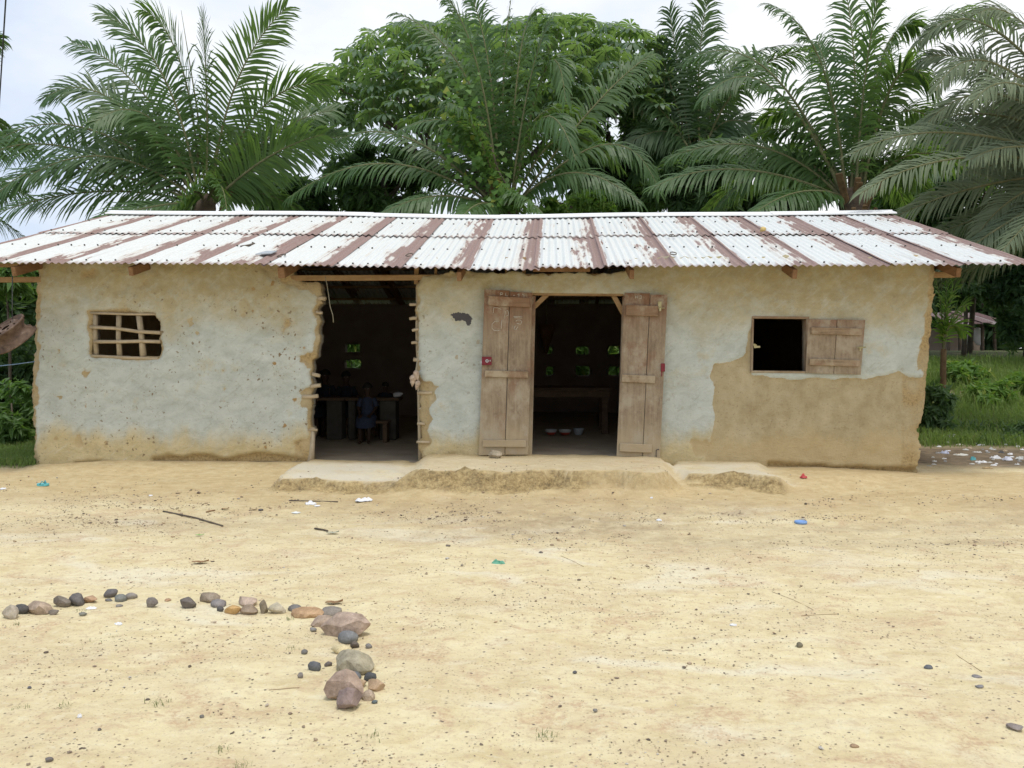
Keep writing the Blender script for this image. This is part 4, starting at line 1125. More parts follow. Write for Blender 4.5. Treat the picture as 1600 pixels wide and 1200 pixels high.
# ---- umbrella tree
def umbrella_leaf(seed):
    r_ = np.random.default_rng(seed)
    V = [(0, 0, 0)]; F_ = []
    n = 14
    for i in range(n):
        a = 2 * math.pi * i / n + r_.normal(0, .05)
        L = .52 * (1 + r_.normal(0, .10)); el = -.12 + r_.normal(0, .08)
        h = np.array([math.cos(a), math.sin(a), 0]); s = np.array([-math.sin(a), math.cos(a), 0])
        q = np.zeros(3); b = len(V)
        for (st, w, dr) in ((.38, .036, .34), (.36, .068, .50), (.26, .012, .55)):
            q = q + (h * math.cos(el) + UP * math.sin(el)) * L * st
            el -= dr
            V += [tuple(q + s * w + UP * -.008), tuple(q - s * w + UP * -.008)]
        F_ += [[0, b, b + 1], [b, b + 2, b + 3, b + 1], [b + 2, b + 4, b + 5, b + 3]]
    m = MB(); m.tube([(0, 0, 0), (0.02, 0, -.25), (.10, 0, -.55)], [.007, .009, .012], 4)
    nb = len(V)
    me = np_mesh('leaf', V + m.v, F_ + [[i + nb for i in f] for f in m.f], [0] * len(F_) + [1] * len(m.f))
    me.materials.append(M['umbrella']); me.materials.append(M['rachis'])
    return me
UM = [umbrella_leaf(s) for s in range(5)]
UY = 24.5
uc = at(775, 205, UY)
ut = thing('umbrella_tree', (uc.x, UY, .17), 'broad domed tree with large umbrella shaped leaves rising behind the middle of the roof', 'tree')
m = MB(); m.tube([(uc.x + .2, UY, 0), (uc.x + .1, UY, 3), (uc.x, UY, uc.z - 2)], [.24, .2, .17], 10, jit=.05); m.build('trunk', M['branch'], ut)
r_ = random.Random(5)
outl = [(470, 138), (500, 108), (540, 74), (580, 40), (640, 22), (700, 16), (760, 20), (820, 18), (880, 12), (930, 20), (985, 28), (1028, 50), (1044, 92), (1046, 130)]
def top_y(px): return np.interp(px, [a for a, b in outl], [b for a, b in outl])
cand = []
while len(cand) < 520:
    px = r_.uniform(470, 1046)
    e = (px - 770) / 290
    dep = r_.random()
    yt = top_y(px)
    py = yt + 10 + (r_.random() ** 1.25) * (215 - .45 * abs(px - 770))
    if px < 600 and py > 190 and r_.random() < .7: continue
    hfr = (py - yt) / 200
    half = 3.6 * math.sqrt(max(.05, 1 - e * e)) * math.sqrt(max(.05, 1 - (1 - min(1, hfr * 1.5)) ** 2 * .9))
    dy = -half * (.55 + .45 * r_.random()) if r_.random() < .62 else half * r_.uniform(-.6, 1)
    if any((px - a) ** 2 + (py - b) ** 2 < 17 ** 2 and abs(dy - c) < .9 for a, b, c in cand): continue
    cand.append((px, py, dy))
cand.sort(key=lambda c: c[2])
rest = MB()
for i, (px, py, dy) in enumerate(cand):
    p = at(px, py, UY + dy)
    sc = r_.uniform(.85, 1.15) * (UY + dy) / UY
    mtx = Matrix.Translation(p) @ Matrix.Rotation(r_.uniform(0, 6.28), 4, 'Z') @ Matrix.Rotation(r_.gauss(0, .22), 4, 'X') @ Matrix.Rotation(r_.gauss(0, .22), 4, 'Y') @ Matrix.Scale(sc, 4)
    if i < 290:
        o = bpy.data.objects.new('leaf', UM[i % 5]); COL.objects.link(o)
        o.matrix_basis = mtx; o.parent = ut; o.matrix_parent_inverse = Matrix.Translation(-Vector(ut.location))
    else:
        me = UM[i % 5]
        b = len(rest.v)
        rest.v += [tuple(mtx @ v.co) for v in me.vertices]
        for pl_ in me.polygons:
            rest.f.append([b + k for k in pl_.vertices]); rest.mi.append(pl_.material_index); rest.sm.append(False)
tag(rest.build('crown', [M['umbrella'], M['rachis']], ut), kind='stuff')
for (tx, ty, dy) in ((520, 130, 0), (575, 175, -1), (610, 140, 1), (660, 90, -1.5), (720, 60, 1), (770, 50, -1), (840, 60, .5), (900, 60, -1.2), (960, 70, .5), (1010, 95, -.4), (560, 110, 1.4), (950, 130, -1.5), (650, 160, -2)):
    m = MB(); e_ = at(tx, ty, UY + dy); s0 = Vector((uc.x, UY, uc.z - 2.1 + r_.uniform(0, .8)))
    mid = s0.lerp(e_, .5) + Vector((0, 0, -.25))
    m.tube([s0, mid, e_], [.10, .07, .03], 7, jit=.05); m.build('limb', M['branch'], ut)

# ---- leafy shrubs and background trees
def leafy(name, label, cat, c, rad, n, size, mat, seed, group=None, clumps=26, trunk=None, hollow=.45, flat=.5, stretch=1.7):
    r_ = np.random.default_rng(seed)
    t = thing(name, (c[0], c[1], gz(c[0], c[1])), label, cat, group)
    cl = r_.normal(0, 1, (clumps, 3)); cl = nrm(cl) * (hollow + (1 - hollow) * r_.random((clumps, 1)) ** .6)
    cs = r_.uniform(.16, .36, clumps)
    w = r_.integers(0, clumps, n)
    p = cl[w] + nrm(r_.normal(0, 1, (n, 3))) * (cs[w] * r_.random(n) ** .45)[:, None]
    p = p * np.array(rad) + np.array(c)
    nor = nrm(r_.normal(0, .7, (n, 3)) + np.array([0, -.25, .75]) + (p - np.array(c)) / np.array(rad) * .4)
    ax = nrm(np.cross(nor, r_.normal(0, 1, (n, 3)))); ax[:, 2] -= .35; ax = nrm(ax)
    bx = nrm(np.cross(nor, ax))
    s = size * r_.uniform(.6, 1.25, n)[:, None]
    fold = nor * s * .12
    V = np.stack([p - ax * s * .1, p + ax * s * .45 * stretch * .5 + bx * s * .3 + fold, p + ax * s * stretch * .9 - fold, p + ax * s * .45 * stretch * .5 - bx * s * .3 + fold], 1).reshape(-1, 3)
    b = np.arange(n)[:, None] * 4
    Fc = np.concatenate([b + np.array([0, 1, 2]), b + np.array([0, 2, 3])])
    o = obj('crown', np_mesh('crown', V, Fc), mat, t)
    g0 = gz(c[0], c[1])
    m = MB()
    rr = trunk or max(.02, rad[0] * .04)
    m.tube([(c[0], c[1], g0 - .05), (c[0] + rad[0] * .05, c[1], (g0 + c[2]) / 2), (c[0], c[1], c[2] + rad[2] * .3)], [rr * 1.2, rr, rr * .5], 8, jit=.06)
    m.build('trunk', M['branch'], t)
    for k in range(min(7, clumps)):
        m = MB(); e_ = Vector(cl[k] * np.array(rad) * .85 + np.array(c)); s0 = Vector((c[0], c[1], c[2] - rad[2] * .45))
        m.tube([s0, s0.lerp(e_, .5) + Vector((0, 0, rad[2] * .08)), e_], [rr * .6, rr * .4, rr * .15], 5, jit=.05); m.build('limb', M['branch'], t)
    return t
def pxc(px, py, Y, rpx, rpz, ry):
    p = at(px, py, Y); k = Y / F
    return (p.x, p.y, p.z), (rpx * k, ry, rpz * k)
def lp(name, label, cat, px, py, Y, rpx, rpz, ry, *a, **k):
    c, r = pxc(px, py, Y, rpx, rpz, ry)
    if cat == 'shrub' and not (py < 400): c = (c[0], c[1], gz(c[0], c[1]) + r[2] * .78)
    return leafy(name, label, cat, c, r, *a, **k)
# behind the roof
lp('leafy_tree', 'dark leafy tree filling the gap between the far left palm and the umbrella tree', 'tree', 455, 318, 27, 60, 52, 1.6, 3600, .26, M['darkbush'], 21, 'trees behind the building', trunk=.14)
lp('leafy_tree', 'dark leafy tree low behind the arching fronds left of the centre palm', 'tree', 600, 290, 27, 90, 62, 2.0, 5200, .26, M['darkbush'], 22, 'trees behind the building', trunk=.16, clumps=34)
lp('leafy_tree', 'small leafed tree rising between the centre palm and the dark upright palm', 'tree', 950, 235, 27, 80, 95, 2.0, 7000, .24, M['darkbush'], 23, 'trees behind the building', trunk=.16, clumps=40)
lp('leafy_tree', 'bushy tree behind the long drooping fronds near the right end of the ridge', 'tree', 1190, 290, 27, 100, 62, 2.0, 5200, .26, M['darkbush'], 24, 'trees behind the building', trunk=.16, clumps=34)
lp('leafy_tree', 'tall dark tree behind the dusty palm at the right edge', 'tree', 1520, 300, 26, 130, 120, 2.2, 8000, .26, M['darkbush'], 25, 'trees behind the building', trunk=.07, clumps=46)
lp('leafy_tree', 'dark leafy tree hiding the trunk of the dark upright palm', 'tree', 1085, 285, 22.2, 62, 62, 1.0, 4200, .22, M['darkbush'], 28, 'trees behind the building', trunk=.14, clumps=34, hollow=.2)
lp('leafy_tree', 'mid green tree low above the ridge between the centre palm and the right palm', 'tree', 1015, 305, 26, 62, 40, 1.5, 3200, .24, M['bush'], 29, 'trees behind the building', trunk=.12, hollow=.2)
lp('leafy_tree', 'mid green tree low above the right end of the ridge', 'tree', 1395, 305, 26, 60, 42, 1.5, 3200, .24, M['bush'], 30, 'trees behind the building', trunk=.12, hollow=.2)
lp('leafy_shrub', 'bright green shrub whose top peeps over the ridge right of the centre palm', 'shrub', 905, 318, 20.5, 55, 22, .8, 2200, .13, M['bright'], 27, clumps=24)
# vine on the centre palm
def vine(label, spots, Yc, seed, mat='bright'):
    p = at(790, 318, Yc)
    t = thing('climbing_vine', (p.x, Yc, gz(p.x, Yc)), label, 'vine')
    r_ = np.random.default_rng(seed)
    P_ = []
    for (px, py, sx, sy, n) in spots:
        for k in range(n):
            q = at(px + r_.normal(0, sx), py + r_.normal(0, sy), Yc - .25 + r_.normal(0, .35)); P_.append(q[:])
    p = np.array(P_); n = len(p)
    nor = nrm(r_.normal(0, .5, (n, 3)) + np.array([0, -.9, .45])); ax = nrm(np.cross(nor, r_.normal(0, 1, (n, 3)))); bx = np.cross(nor, ax)
    s = .105 * r_.uniform(.6, 1.3, n)[:, None]
    V = np.stack([p - ax * s * .5, p - ax * s * .2 + bx * s * .6, p + ax * s * .9, p - ax * s * .2 - bx * s * .6], 1).reshape(-1, 3)
    b = np.arange(n)[:, None] * 4
    obj('foliage', np_mesh('foliage', V, np.concatenate([b + np.array([0, 1, 2]), b + np.array([0, 2, 3])])), M[mat], t)
    m = MB()
    z0 = gz(t.location.x, Yc)
    pts = [(t.location.x + .3 * math.sin(k * 1.1), Yc - .28 + .06 * math.cos(k), z0 + k * .55) for k in range(11)]
    m.tube(pts, [.016] * 11, 6); m.build('stem', M['branch'], t)
    return t
vine('pale green climbing vine spilling over the crown of the centre palm', [(785, 300, 14, 18, 150), (800, 318, 20, 10, 110), (712, 165, 10, 18, 60), (700, 230, 8, 28, 60), (735, 240, 12, 30, 60), (725, 110, 14, 40, 60), (660, 120, 20, 20, 30), (760, 260, 14, 24, 60), (735, 185, 14, 30, 60)], 18.3, 31)
# shrubs close behind the back wall (seen through the ventilation holes)
for i, (px, py, s_) in enumerate(((545, 552, 60), (650, 560, 60), (860, 560, 50), (912, 562, 50), (962, 560, 50), (1060, 560, 60), (190, 545, 60), (330, 550, 60), (1240, 550, 60))):
    lp('leafy_shrub', ('light green shrub outside the back wall seen through the vent holes of the open doorway', 'light green shrub behind the back wall, hidden by the middle of the front wall', 'light green shrub seen through the smallest vent holes of the double door room',
        'light green shrub seen through the middle vent holes of the double door room', 'light green shrub seen through the vent holes next to the right door leaf', 'light green shrub behind the back wall beyond the right door leaf',
        'light green shrub seen in the gaps of the stick window', 'light green shrub behind the back wall beyond the stick window', 'light green shrub behind the back wall beyond the shuttered window')[i],
       'shrub', px, py, 20.2, s_ * 1.1, 78, .8, 2600, .15, M['bright'], 40 + i, 'shrubs along the back wall', clumps=26, hollow=.2)
# left gap beside the house
lp('leafy_shrub', 'broad leaved shrub in the gap at the left end, just above the grass', 'shrub', 18, 635, 12.0, 42, 62, .5, 1500, .105, M['bush'], 51, 'bushes at the left end of the house', clumps=26, hollow=.2)
lp('leafy_tree', 'shaded tree under the left roof corner behind the wheel rim', 'tree', -10, 480, 15.5, 80, 75, 1.0, 5200, .15, M['darkbush'], 52, 'bushes at the left end of the house', clumps=40, hollow=.15)
lp('leafy_tree', 'lighter leafed tree close under the left roof corner', 'tree', 10, 440, 13.6, 60, 34, .7, 1700, .12, M['bush'], 53, 'bushes at the left end of the house', clumps=26, hollow=.2)
lp('leafy_shrub', 'dense dark shrub behind the broad leaved one at the left end', 'shrub', 10, 590, 14.5, 90, 85, .9, 5200, .13, M['darkbush'], 54, 'bushes at the left end of the house', clumps=40, hollow=.1)
# right gap beside the house
lp('leafy_tree', 'dark tree with drooping foliage at the right edge beside the far hut', 'tree', 1612, 450, 24, 44, 95, 1.2, 5600, .17, M['darkbush'], 55, 'trees right of the house', trunk=.16, clumps=44, hollow=.15)
lp('leafy_tree', 'slim dark trunked tree in front of the far hut', 'tree', 1508, 440, 25, 44, 30, .9, 1700, .16, M['darkbush'], 56, 'trees right of the house', trunk=.06, clumps=26, hollow=.15)
lp('leafy_tree', 'dense far tree filling the view above the rusty hut', 'tree', 1530, 440, 44, 130, 66, 2.0, 6500, .34, M['darkbush'], 57, 'trees right of the house', trunk=.10, clumps=46, hollow=.1)
lp('leafy_shrub', 'dark green bush against the right corner of the house', 'shrub', 1462, 585, 14.2, 24, 46, .4, 1500, .10, M['darkbush'], 58, 'bushes right of the house', clumps=26, hollow=.15)
lp('leafy_shrub', 'yellow green bush in the middle of the grass bank', 'shrub', 1545, 588, 17.5, 38, 20, .6, 1400, .10, M['bright'], 59, 'bushes right of the house', clumps=24, hollow=.15)
lp('leafy_shrub', 'tall grassy looking bush below the far hut', 'shrub', 1500, 572, 20, 34, 18, .7, 1300, .13, M['bright'], 60, 'bushes right of the house', clumps=24, hollow=.15)
lp('leafy_shrub', 'bright bush on the grass bank at the right edge of the picture', 'shrub', 1605, 575, 18.5, 36, 22, .7, 1400, .11, M['bright'], 61, 'bushes right of the house', clumps=24, hollow=.15)
lp('leafy_shrub', 'wide dark shrub low on the shaded grass at the right edge', 'shrub', 1600, 672, 13.4, 40, 14, .35, 900, .07, M['darkbush'], 62, 'bushes right of the house', clumps=24, hollow=.15)
# young palm beside the corner
yp = at(1474, 560, 15.5)
yt = thing('young_palm', (yp.x, 15.5, gz(yp.x, 15.5)), 'young bright green palm standing beside the right corner of the house', 'palm tree')
for i, ((mx, my), (tx, ty)) in enumerate((((1470, 480), (1462, 440)), ((1482, 478), (1496, 446)), ((1490, 492), (1512, 478)), ((1466, 500), (1448, 480)), ((1484, 510), (1508, 520)), ((1478, 470), (1480, 430)))):
    b = at(1474, 545, 15.5)
    obj('frond', frond_mesh(b, at(mx, my, 15.4), at(tx, ty, 15.2 + .2 * (i % 3)), .34, 26, 1.2 if i != 3 else .6, .018, 900 + i, .5, mats=[M['bright'], M['rachis']], wid=.034), None, yt)
m = MB(); m.tube([(yp.x, 15.5, gz(yp.x, 15.5) - .05), at(1474, 545, 15.5)], [.07, .05], 8, jit=.1); m.build('trunk', M['petiole'], yt)
# far forest, all round behind (one mass no one could count)
r2 = np.random.default_rng(77)
def forest(name, x0, x1, y0, y1, n, hmax, size, seed):
    r_ = np.random.default_rng(seed)
    p = np.stack([r_.uniform(x0, x1, n), r_.uniform(y0, y1, n), np.zeros(n)], 1)
    ht = hmax * (.45 + .55 * vn(p[:, 0] * .22, p[:, 1] * .22, seed)) * (.8 + .4 * vn(p[:, 0] * .9, p[:, 1] * .5, seed + 1))
    p[:, 2] = .1 + ht * r_.random(n) ** .65
    nor = nrm(r_.normal(0, .7, (n, 3)) + np.array([0, -.35, .7])); ax = nrm(np.cross(nor, r_.normal(0, 1, (n, 3)))); bx = np.cross(nor, ax)
    s = size * r_.uniform(.6, 1.3, n)[:, None]
    V = np.stack([p - ax * s * .6, p + bx * s * .4, p + ax * s, p - bx * s * .4], 1).reshape(-1, 3)
    b = np.arange(n)[:, None] * 4
    return tag(obj(name, np_mesh(name, V, np.concatenate([b + np.array([0, 1, 2]), b + np.array([0, 2, 3])])), M['darkbush']), 'dark mass of forest far behind the building', 'forest', kind='stuff')
forest('far_forest', -38, 42, 44, 52, 42000, 7.0, .42, 5)

# ---- grass
def blades(name, pts, h, w, mat, seed, label, cat, lean=.5):
    r_ = np.random.default_rng(seed)
    n = len(pts)
    a = r_.uniform(0, 6.28, n); d = np.stack([np.cos(a), np.sin(a), 0 * a], 1)
    s = np.stack([-np.sin(a), np.cos(a), 0 * a], 1)
    hh = (h * r_.uniform(.5, 1.3, n))[:, None]; ln = (lean * r_.uniform(.2, 1.2, n))[:, None]
    mid = pts + UP * hh * .6 + d * hh * ln * .3; tip = pts + UP * hh * (1 - .35 * ln) + d * hh * ln
    ww = w * r_.uniform(.7, 1.3, n)[:, None]
    V = np.stack([pts - s * ww, pts + s * ww, mid + s * ww * .7, mid - s * ww * .7, tip], 1).reshape(-1, 3)
    b = np.arange(n)[:, None] * 5
    Fc = (b + np.array([0, 1, 2, 3])).tolist() + (b + np.array([3, 2, 4])).tolist()
    return tag(obj(name, np_mesh(name, V, Fc), M[mat]), label, cat, kind='stuff')
def scatter(n, x0, x1, y0, y1, fn, seed):
    r_ = np.random.default_rng(seed)
    x = r_.uniform(x0, x1, n); y = r_.uniform(y0, y1, n)
    z, raw, cem, drip, g, soil = ground_parts(x, y)
    k = fn(x, y, g, soil) > r_.random(n)
    return np.stack([x[k], y[k], z[k] - .01], 1)
P1 = scatter(90000, -10.5, XL + .1, 9.4, 16, lambda x, y, g, s: g * (.35 + vn(x * 2, y * 2, 3)), 11)
blades('grass', P1, .10, .0045, 'grass', 12, 'short green grass at the left end of the house', 'grass')
P2 = scatter(150000, XR - .3, 16, 11.5, 24, lambda x, y, g, s: g * (.25 + vn(x * 1.3, y * 1.3, 5)) * (1 - .5 * s), 13)
blades('grass', P2, .17, .007, 'grass', 14, 'green grass bank to the right of the house', 'grass', .7)
P3 = scatter(6000, XR - .1, 16, 16.5, 23, lambda x, y, g, s: g * (vn(x * .7, y * .7, 9) > .55), 15)
blades('tall_grass', P3, .42, .011, 'grass', 16, 'taller coarse grass tufts on the bank right of the house', 'grass', .8)
P4 = scatter(1500, 6.0, 12, 12.6, 14.6, lambda x, y, g, s: g * (vn(x * 1.2, y * 1.6, 19) > .56), 17)
blades('weeds', P4, .24, .014, 'palm_deep', 18, 'dark broad bladed weeds at the edge of the litter', 'weeds', 1.1)
# ================================================================ STONES, LITTER, SMALL THINGS
def rock_mesh(name, dims, seed, angular=.5, sub=2):
    bm = bmesh.new()
    bmesh.ops.create_icosphere(bm, subdivisions=sub + (1 if max(dims) > .12 else 0), radius=1)
    r_ = random.Random(seed)
    pl = [(Vector((r_.gauss(0, 1), r_.gauss(0, 1), r_.gauss(0, .8))).normalized(), r_.uniform(.50, .86)) for _ in range(int(5 + 12 * angular))]
    off = Vector((seed * 3.1, seed * 1.7, 0))
    for v in bm.verts:
        c = v.co.copy()
        c *= 1 + .22 * mnoise.noise(c * 1.3 + off) + .07 * mnoise.noise(c * 4 + off)
        if angular > 0:
            for n_, d_ in pl:
                e = c.dot(n_) - d_
                if e > 0: c -= n_ * e * min(1, .55 + .6 * angular)
        c *= 1 + .025 * mnoise.noise(c * 9 + off)
        v.co = Vector((c.x * dims[0], c.y * dims[1], c.z * dims[2]))
    me = bpy.data.meshes.new(name); bm.to_mesh(me); bm.free()
    me.polygons.foreach_set('use_smooth', np.array([angular < .45] * len(me.polygons), bool))
    return me
def settle(px, py_bottom, z0=None):
    z = .02
    p = on(px, py_bottom, z)
    for _ in range(10):
        q = on(px, py_bottom, gz(p.x, p.y)); p = (p + q) * .5
    p = Vector((p.x, p.y, gz(p.x, p.y)))
    return p
def stone(px, py, w, h, col, ang, label, seed, tilt=0.0, zlift=0.0, name='stone', group='stones laid in a curving line', cat='stone'):
    p = settle(px, py + h * .42)
    k = (p - CAM).length / F
    rx = w * .5 * k * 1.06; ry = rx * .78; rz = max(.36 * rx, h * .5 * k * 1.18 - .22 * ry)
    rx, ry, rz = rx * (1.08 + .22 * ang), ry * (1 + .15 * ang), rz * (1 + .25 * ang)
    o = obj(name, rock_mesh(name, (rx, ry, rz), seed, ang), M['stone'])
    o.location = (p.x, p.y + ry * .6, gz(p.x, p.y + ry * .6) + rz * .55 + zlift)
    o.rotation_euler = (random.Random(seed).uniform(-.15, .15), tilt, random.Random(seed + 1).uniform(-.4, .4))
    o.color = tuple(col) + (1,)
    return tag(o, label, cat, group)
DK = (.105, .098, .095); GY = (.165, .155, .145); GB = (.215, .175, .135); OR_ = (.40, .245, .135); TAN = (.44, .31, .185); PK = (.42, .285, .195); BL = (.135, .145, .160)
ST = [
 (13, 959, 24, 22, (.43, .36, .26), .5, 'pale sandy white stone, first of the row at the left edge of the picture'),
 (31, 952, 19, 17, DK, .2, 'small dark grey stone wedged between the pale first stone and a broad orange stone'),
 (56, 951, 37, 25, (.41, .285, .18), .9, 'broad angular orange brown stone near the left end of the row'),
 (82, 957, 12, 9, GB, .5, 'little brownish chip touching the right side of the broad orange stone'),
 (94, 941, 21, 20, GB, .5, 'upright grey brown stone leaning against a dark round stone'),
 (117, 938, 27, 22, (.14, .125, .12), .2, 'dark grey round topped stone in the middle of the left group'),
 (139, 936, 20, 13, OR_, .9, 'thin orange brown wedge of stone at the right end of the left group'),
 (171, 928, 20, 14, (.15, .135, .135), .2, 'dark smooth stone at the back of the cluster of three rounded stones'),
 (185, 935, 20, 14, (.20, .21, .19), .2, 'greenish grey smooth stone in the middle of the cluster of three rounded stones'),
 (203, 932, 17, 12, (.27, .235, .20), .3, 'pale brown blocky stone at the right of the cluster of three rounded stones'),
 (168, 938, 12, 5, GY, .5, 'flat little grey stone lying in front of the cluster of three rounded stones'),
 (235, 943, 18, 17, (.20, .17, .15), .7, 'grey brown pointed stone standing alone in the gap of the row'),
 (261, 938, 10, 5, OR_, .9, 'tiny orange chip lying alone right of the pointed stone'),
 (127, 960, 11, 6, (.22, .22, .18), .2, 'small flat olive grey pebble on the sand below the dark round topped stone'),
 (184, 946, 11, 5, (.25, .22, .19), .3, 'small flat grey pebble below the cluster of three rounded stones'),
 (291, 944, 26, 19, (.16, .13, .11), .6, 'dark brown rough stone at the start of the middle run'),
 (323, 934, 34, 20, (.29, .22, .145), .95, 'tan brown slab tipped up behind the dark rough stone'),
 (340, 943, 29, 15, (.24, .21, .205), .3, 'smooth mauve grey stone in front of the tipped slab'),
 (343, 952, 10, 9, DK, .4, 'small nearly black stone left of the golden half disc'),
 (359, 954, 25, 15, (.47, .28, .09), .8, 'golden orange half disc shaped stone'),
 (384, 943, 37, 12, (.47, .33, .23), .9, 'pale pink flat slab lying behind the golden stone'),
 (387, 955, 27, 16, (.31, .215, .13), .9, 'brown stone with an orange edge right of the golden one'),
 (411, 951, 14, 20, (.25, .195, .12), .8, 'narrow lumpy brown stone standing beside the cream one'),
 (431, 951, 26, 20, (.48, .41, .27), .6, 'cream coloured blocky stone in the middle of the curve'),
 (460, 951, 23, 13, (.19, .175, .165), .3, 'dark grey low stone right of the cream block'),
 (478, 958, 43, 18, (.42, .26, .13), .9, 'long orange tan stone with a dark patch at its foot'),
 (514, 957, 36, 14, (.25, .215, .18), .6, 'low grey brown slab behind the biggest pinkish boulder'),
 (500, 971, 38, 17, (.40, .275, .18), .95, 'thin tan slab pointing left from under the biggest pinkish boulder'),
 (535, 981, 70, 40, PK, .8, 'biggest pinkish tan boulder at the bend of the line'),
 (541, 997, 30, 23, (.19, .195, .20), .2, 'blue grey rounded stone in front of the biggest pinkish boulder'),
 (553, 1008, 17, 14, (.14, .105, .08), .6, 'dark brown lump under the blue grey rounded stone'),
 (531, 1014, 27, 18, (.62, .52, .29), .4, 'light cream yellow stone behind the wide khaki stone'),
 (549, 1037, 63, 42, (.36, .31, .19), .6, 'wide greenish khaki flat topped stone'),
 (490, 1041, 20, 19, BL, .2, 'round blue grey stone lying apart to the left of the khaki stone'),
 (475, 1019, 10, 8, GY, .3, 'small grey pebble above the round stone that lies apart'),
 (552, 1056, 25, 13, (.15, .16, .175), .3, 'flat blue grey stone tucked under the front of the khaki stone'),
 (577, 1058, 18, 17, (.085, .09, .095), .3, 'nearly black blue stone right of the khaki stone'),
 (536, 1078, 60, 44, (.37, .245, .165), .9, 'large pink brown stone with flat faces near the end of the line'),
 (541, 1095, 45, 36, (.27, .18, .155), .8, 'purple brown angular stone, frontmost of the line'),
 (584, 1073, 27, 18, (.44, .30, .175), .9, 'sharp tan chip on the right of the last cluster'),
 (573, 1089, 21, 17, (.42, .30, .19), .7, 'small tan stone lowest on the right of the last cluster'),
 (563, 1068, 18, 15, (.44, .315, .19), .8, 'small tan block wedged between the large pink brown stone and the black one'),
 (512, 1038, 11, 9, (.16, .13, .115), .4, 'small dark pebble touching the left side of the khaki stone'),
 (575, 1010, 11, 9, (.22, .20, .185), .4, 'small grey pebble to the right of the blue grey rounded stone'),
 (585, 1097, 9, 7, (.12, .16, .165), .4, 'tiny teal grey pebble at the lower right of the last cluster'),
 (469, 1056, 11, 9, (.22, .19, .165), .6, 'small brown grey pebble below the round stone that lies apart'),
 (488, 984, 11, 7, (.26, .24, .22), .4, 'small pale grey pebble under the thin tan slab'),
]
for i, s_ in enumerate(ST):
    g_ = sum(s_[4]) / 3
    stone(s_[0], s_[1], s_[2] * .93, s_[3] * .95, tuple((.95 if max(s_[4]) - min(s_[4]) > .24 else .74) * x + (.05 if max(s_[4]) - min(s_[4]) > .24 else .25) * g_ for x in s_[4]), s_[5], s_[6], 300 + i * 7)
for i, s_ in enumerate([
 (1250, 1008, 11, 11, (.17, .15, .10), .1, 'round olive brown pebble standing out on the sand at the right of the yard'),
 (1452, 1043, 13, 9, BL, .3, 'blue grey pebble near the right edge of the yard'),
 (898, 1050, 7, 7, (.12, .12, .125), .3, 'small slate coloured pebble in the middle of the open yard'),
 (1590, 1141, 26, 8, (.26, .22, .20), .6, 'long flat mauve grey stone cut by the right edge of the picture'),
 (1335, 1168, 16, 6, (.36, .24, .14), .6, 'flat tan pebble at the bottom edge right of centre'),
 (930, 1110, 8, 7, (.23, .22, .20), .4, 'small grey pebble low in the open yard'),
 (1532, 1073, 14, 6, (.22, .21, .215), .4, 'flat blue grey pebble, lower of two at the right side'),
 (1529, 1057, 14, 6, (.24, .22, .22), .4, 'flat blue grey pebble, upper of two at the right side'),
 (45, 1074, 7, 6, (.13, .13, .15), .3, 'small blue black pebble near the left edge of the yard'),
 (75, 1188, 12, 8, (.17, .15, .14), .4, 'dark pebble at the bottom left of the yard'),
 (230, 1094, 8, 6, (.12, .10, .085), .4, 'dark brown pebble in the sand below the left row'),
 (407, 797, 9, 5, DK, .4, 'small black stone below the left step'),
 (845, 863, 9, 5, (.16, .14, .125), .4, 'small grey stone right of the green wrapper'),
 (700, 852, 10, 5, (.17, .14, .115), .4, 'brown pebble on the sand below the middle of the terrace'),
 (722, 883, 6, 4, (.18, .16, .14), .4, 'little grey pebble left of the green wrapper'),
 (315, 1120, 8, 7, (.18, .17, .15), .4, 'small grey pebble at the bottom of the yard left of centre'),
 (155, 1141, 7, 7, (.16, .14, .12), .4, 'small brown pebble standing alone at the lower left'),
]):
    stone(s_[0], s_[1], s_[2] * .8, s_[3] * .8, s_[4], s_[5], s_[6], 700 + i * 5, name='pebble', group='loose pebbles in the yard', cat='pebble')
# stone that props the door
p = at(775, 712, 9.42); o = obj('stone', rock_mesh('stone', (.10, .07, .055), 991, .7), M['stone']); o.location = (p.x, 9.46, gz(p.x, 9.46) + .035); o.color = (.36, .30, .21, 1)
tag(o, 'mud coloured stone propping the bottom of the left door leaf', 'stone')

# gravel: thousands of grains, finest in the open yard, thickest along the drip line
r_ = np.random.default_rng(55)
Y_ = np.concatenate([2.4 + 5.2 * r_.random(15000) ** 1.5, r_.normal(7.75, .55, 12000), r_.uniform(2.4, 9.0, 4000)])
X_ = r_.uniform(-1, 1, len(Y_)) * (.68 * Y_ + .4)
cl = vn(X_ * 1.1, Y_ * 1.8, 201) * .6 + vn(X_ * 3.5, Y_ * 4.5, 203) * .5
k_ = (cl > .54 + .14 * r_.random(len(cl))) | (r_.random(len(cl)) < .10)
k_ &= Y_ < 9.3
X_, Y_ = X_[k_], Y_[k_]
Z_ = ground_parts(X_, Y_)[0]
n = len(X_)
sz = (.0018 + .0032 * r_.random(n) ** 2.2 + .008 * (r_.random(n) > .965) * r_.random(n)) * np.interp(Y_, [2.4, 5, 9], [.95, 1.25, 1.9])
octa = np.array([(1, 0, 0), (0, 1, 0), (-1, 0, 0), (0, -1, 0), (0, 0, .75), (.62, .62, .45), (-.62, .62, .4), (-.62, -.62, .45), (.62, -.62, .4), (0, 0, -.6)], float)
tri = np.array([(0, 5, 4), (5, 1, 4), (1, 6, 4), (6, 2, 4), (2, 7, 4), (7, 3, 4), (3, 8, 4), (8, 0, 4), (0, 9, 5), (1, 5, 9), (1, 9, 6), (2, 6, 9), (2, 9, 7), (3, 7, 9), (3, 9, 8), (0, 8, 9)])
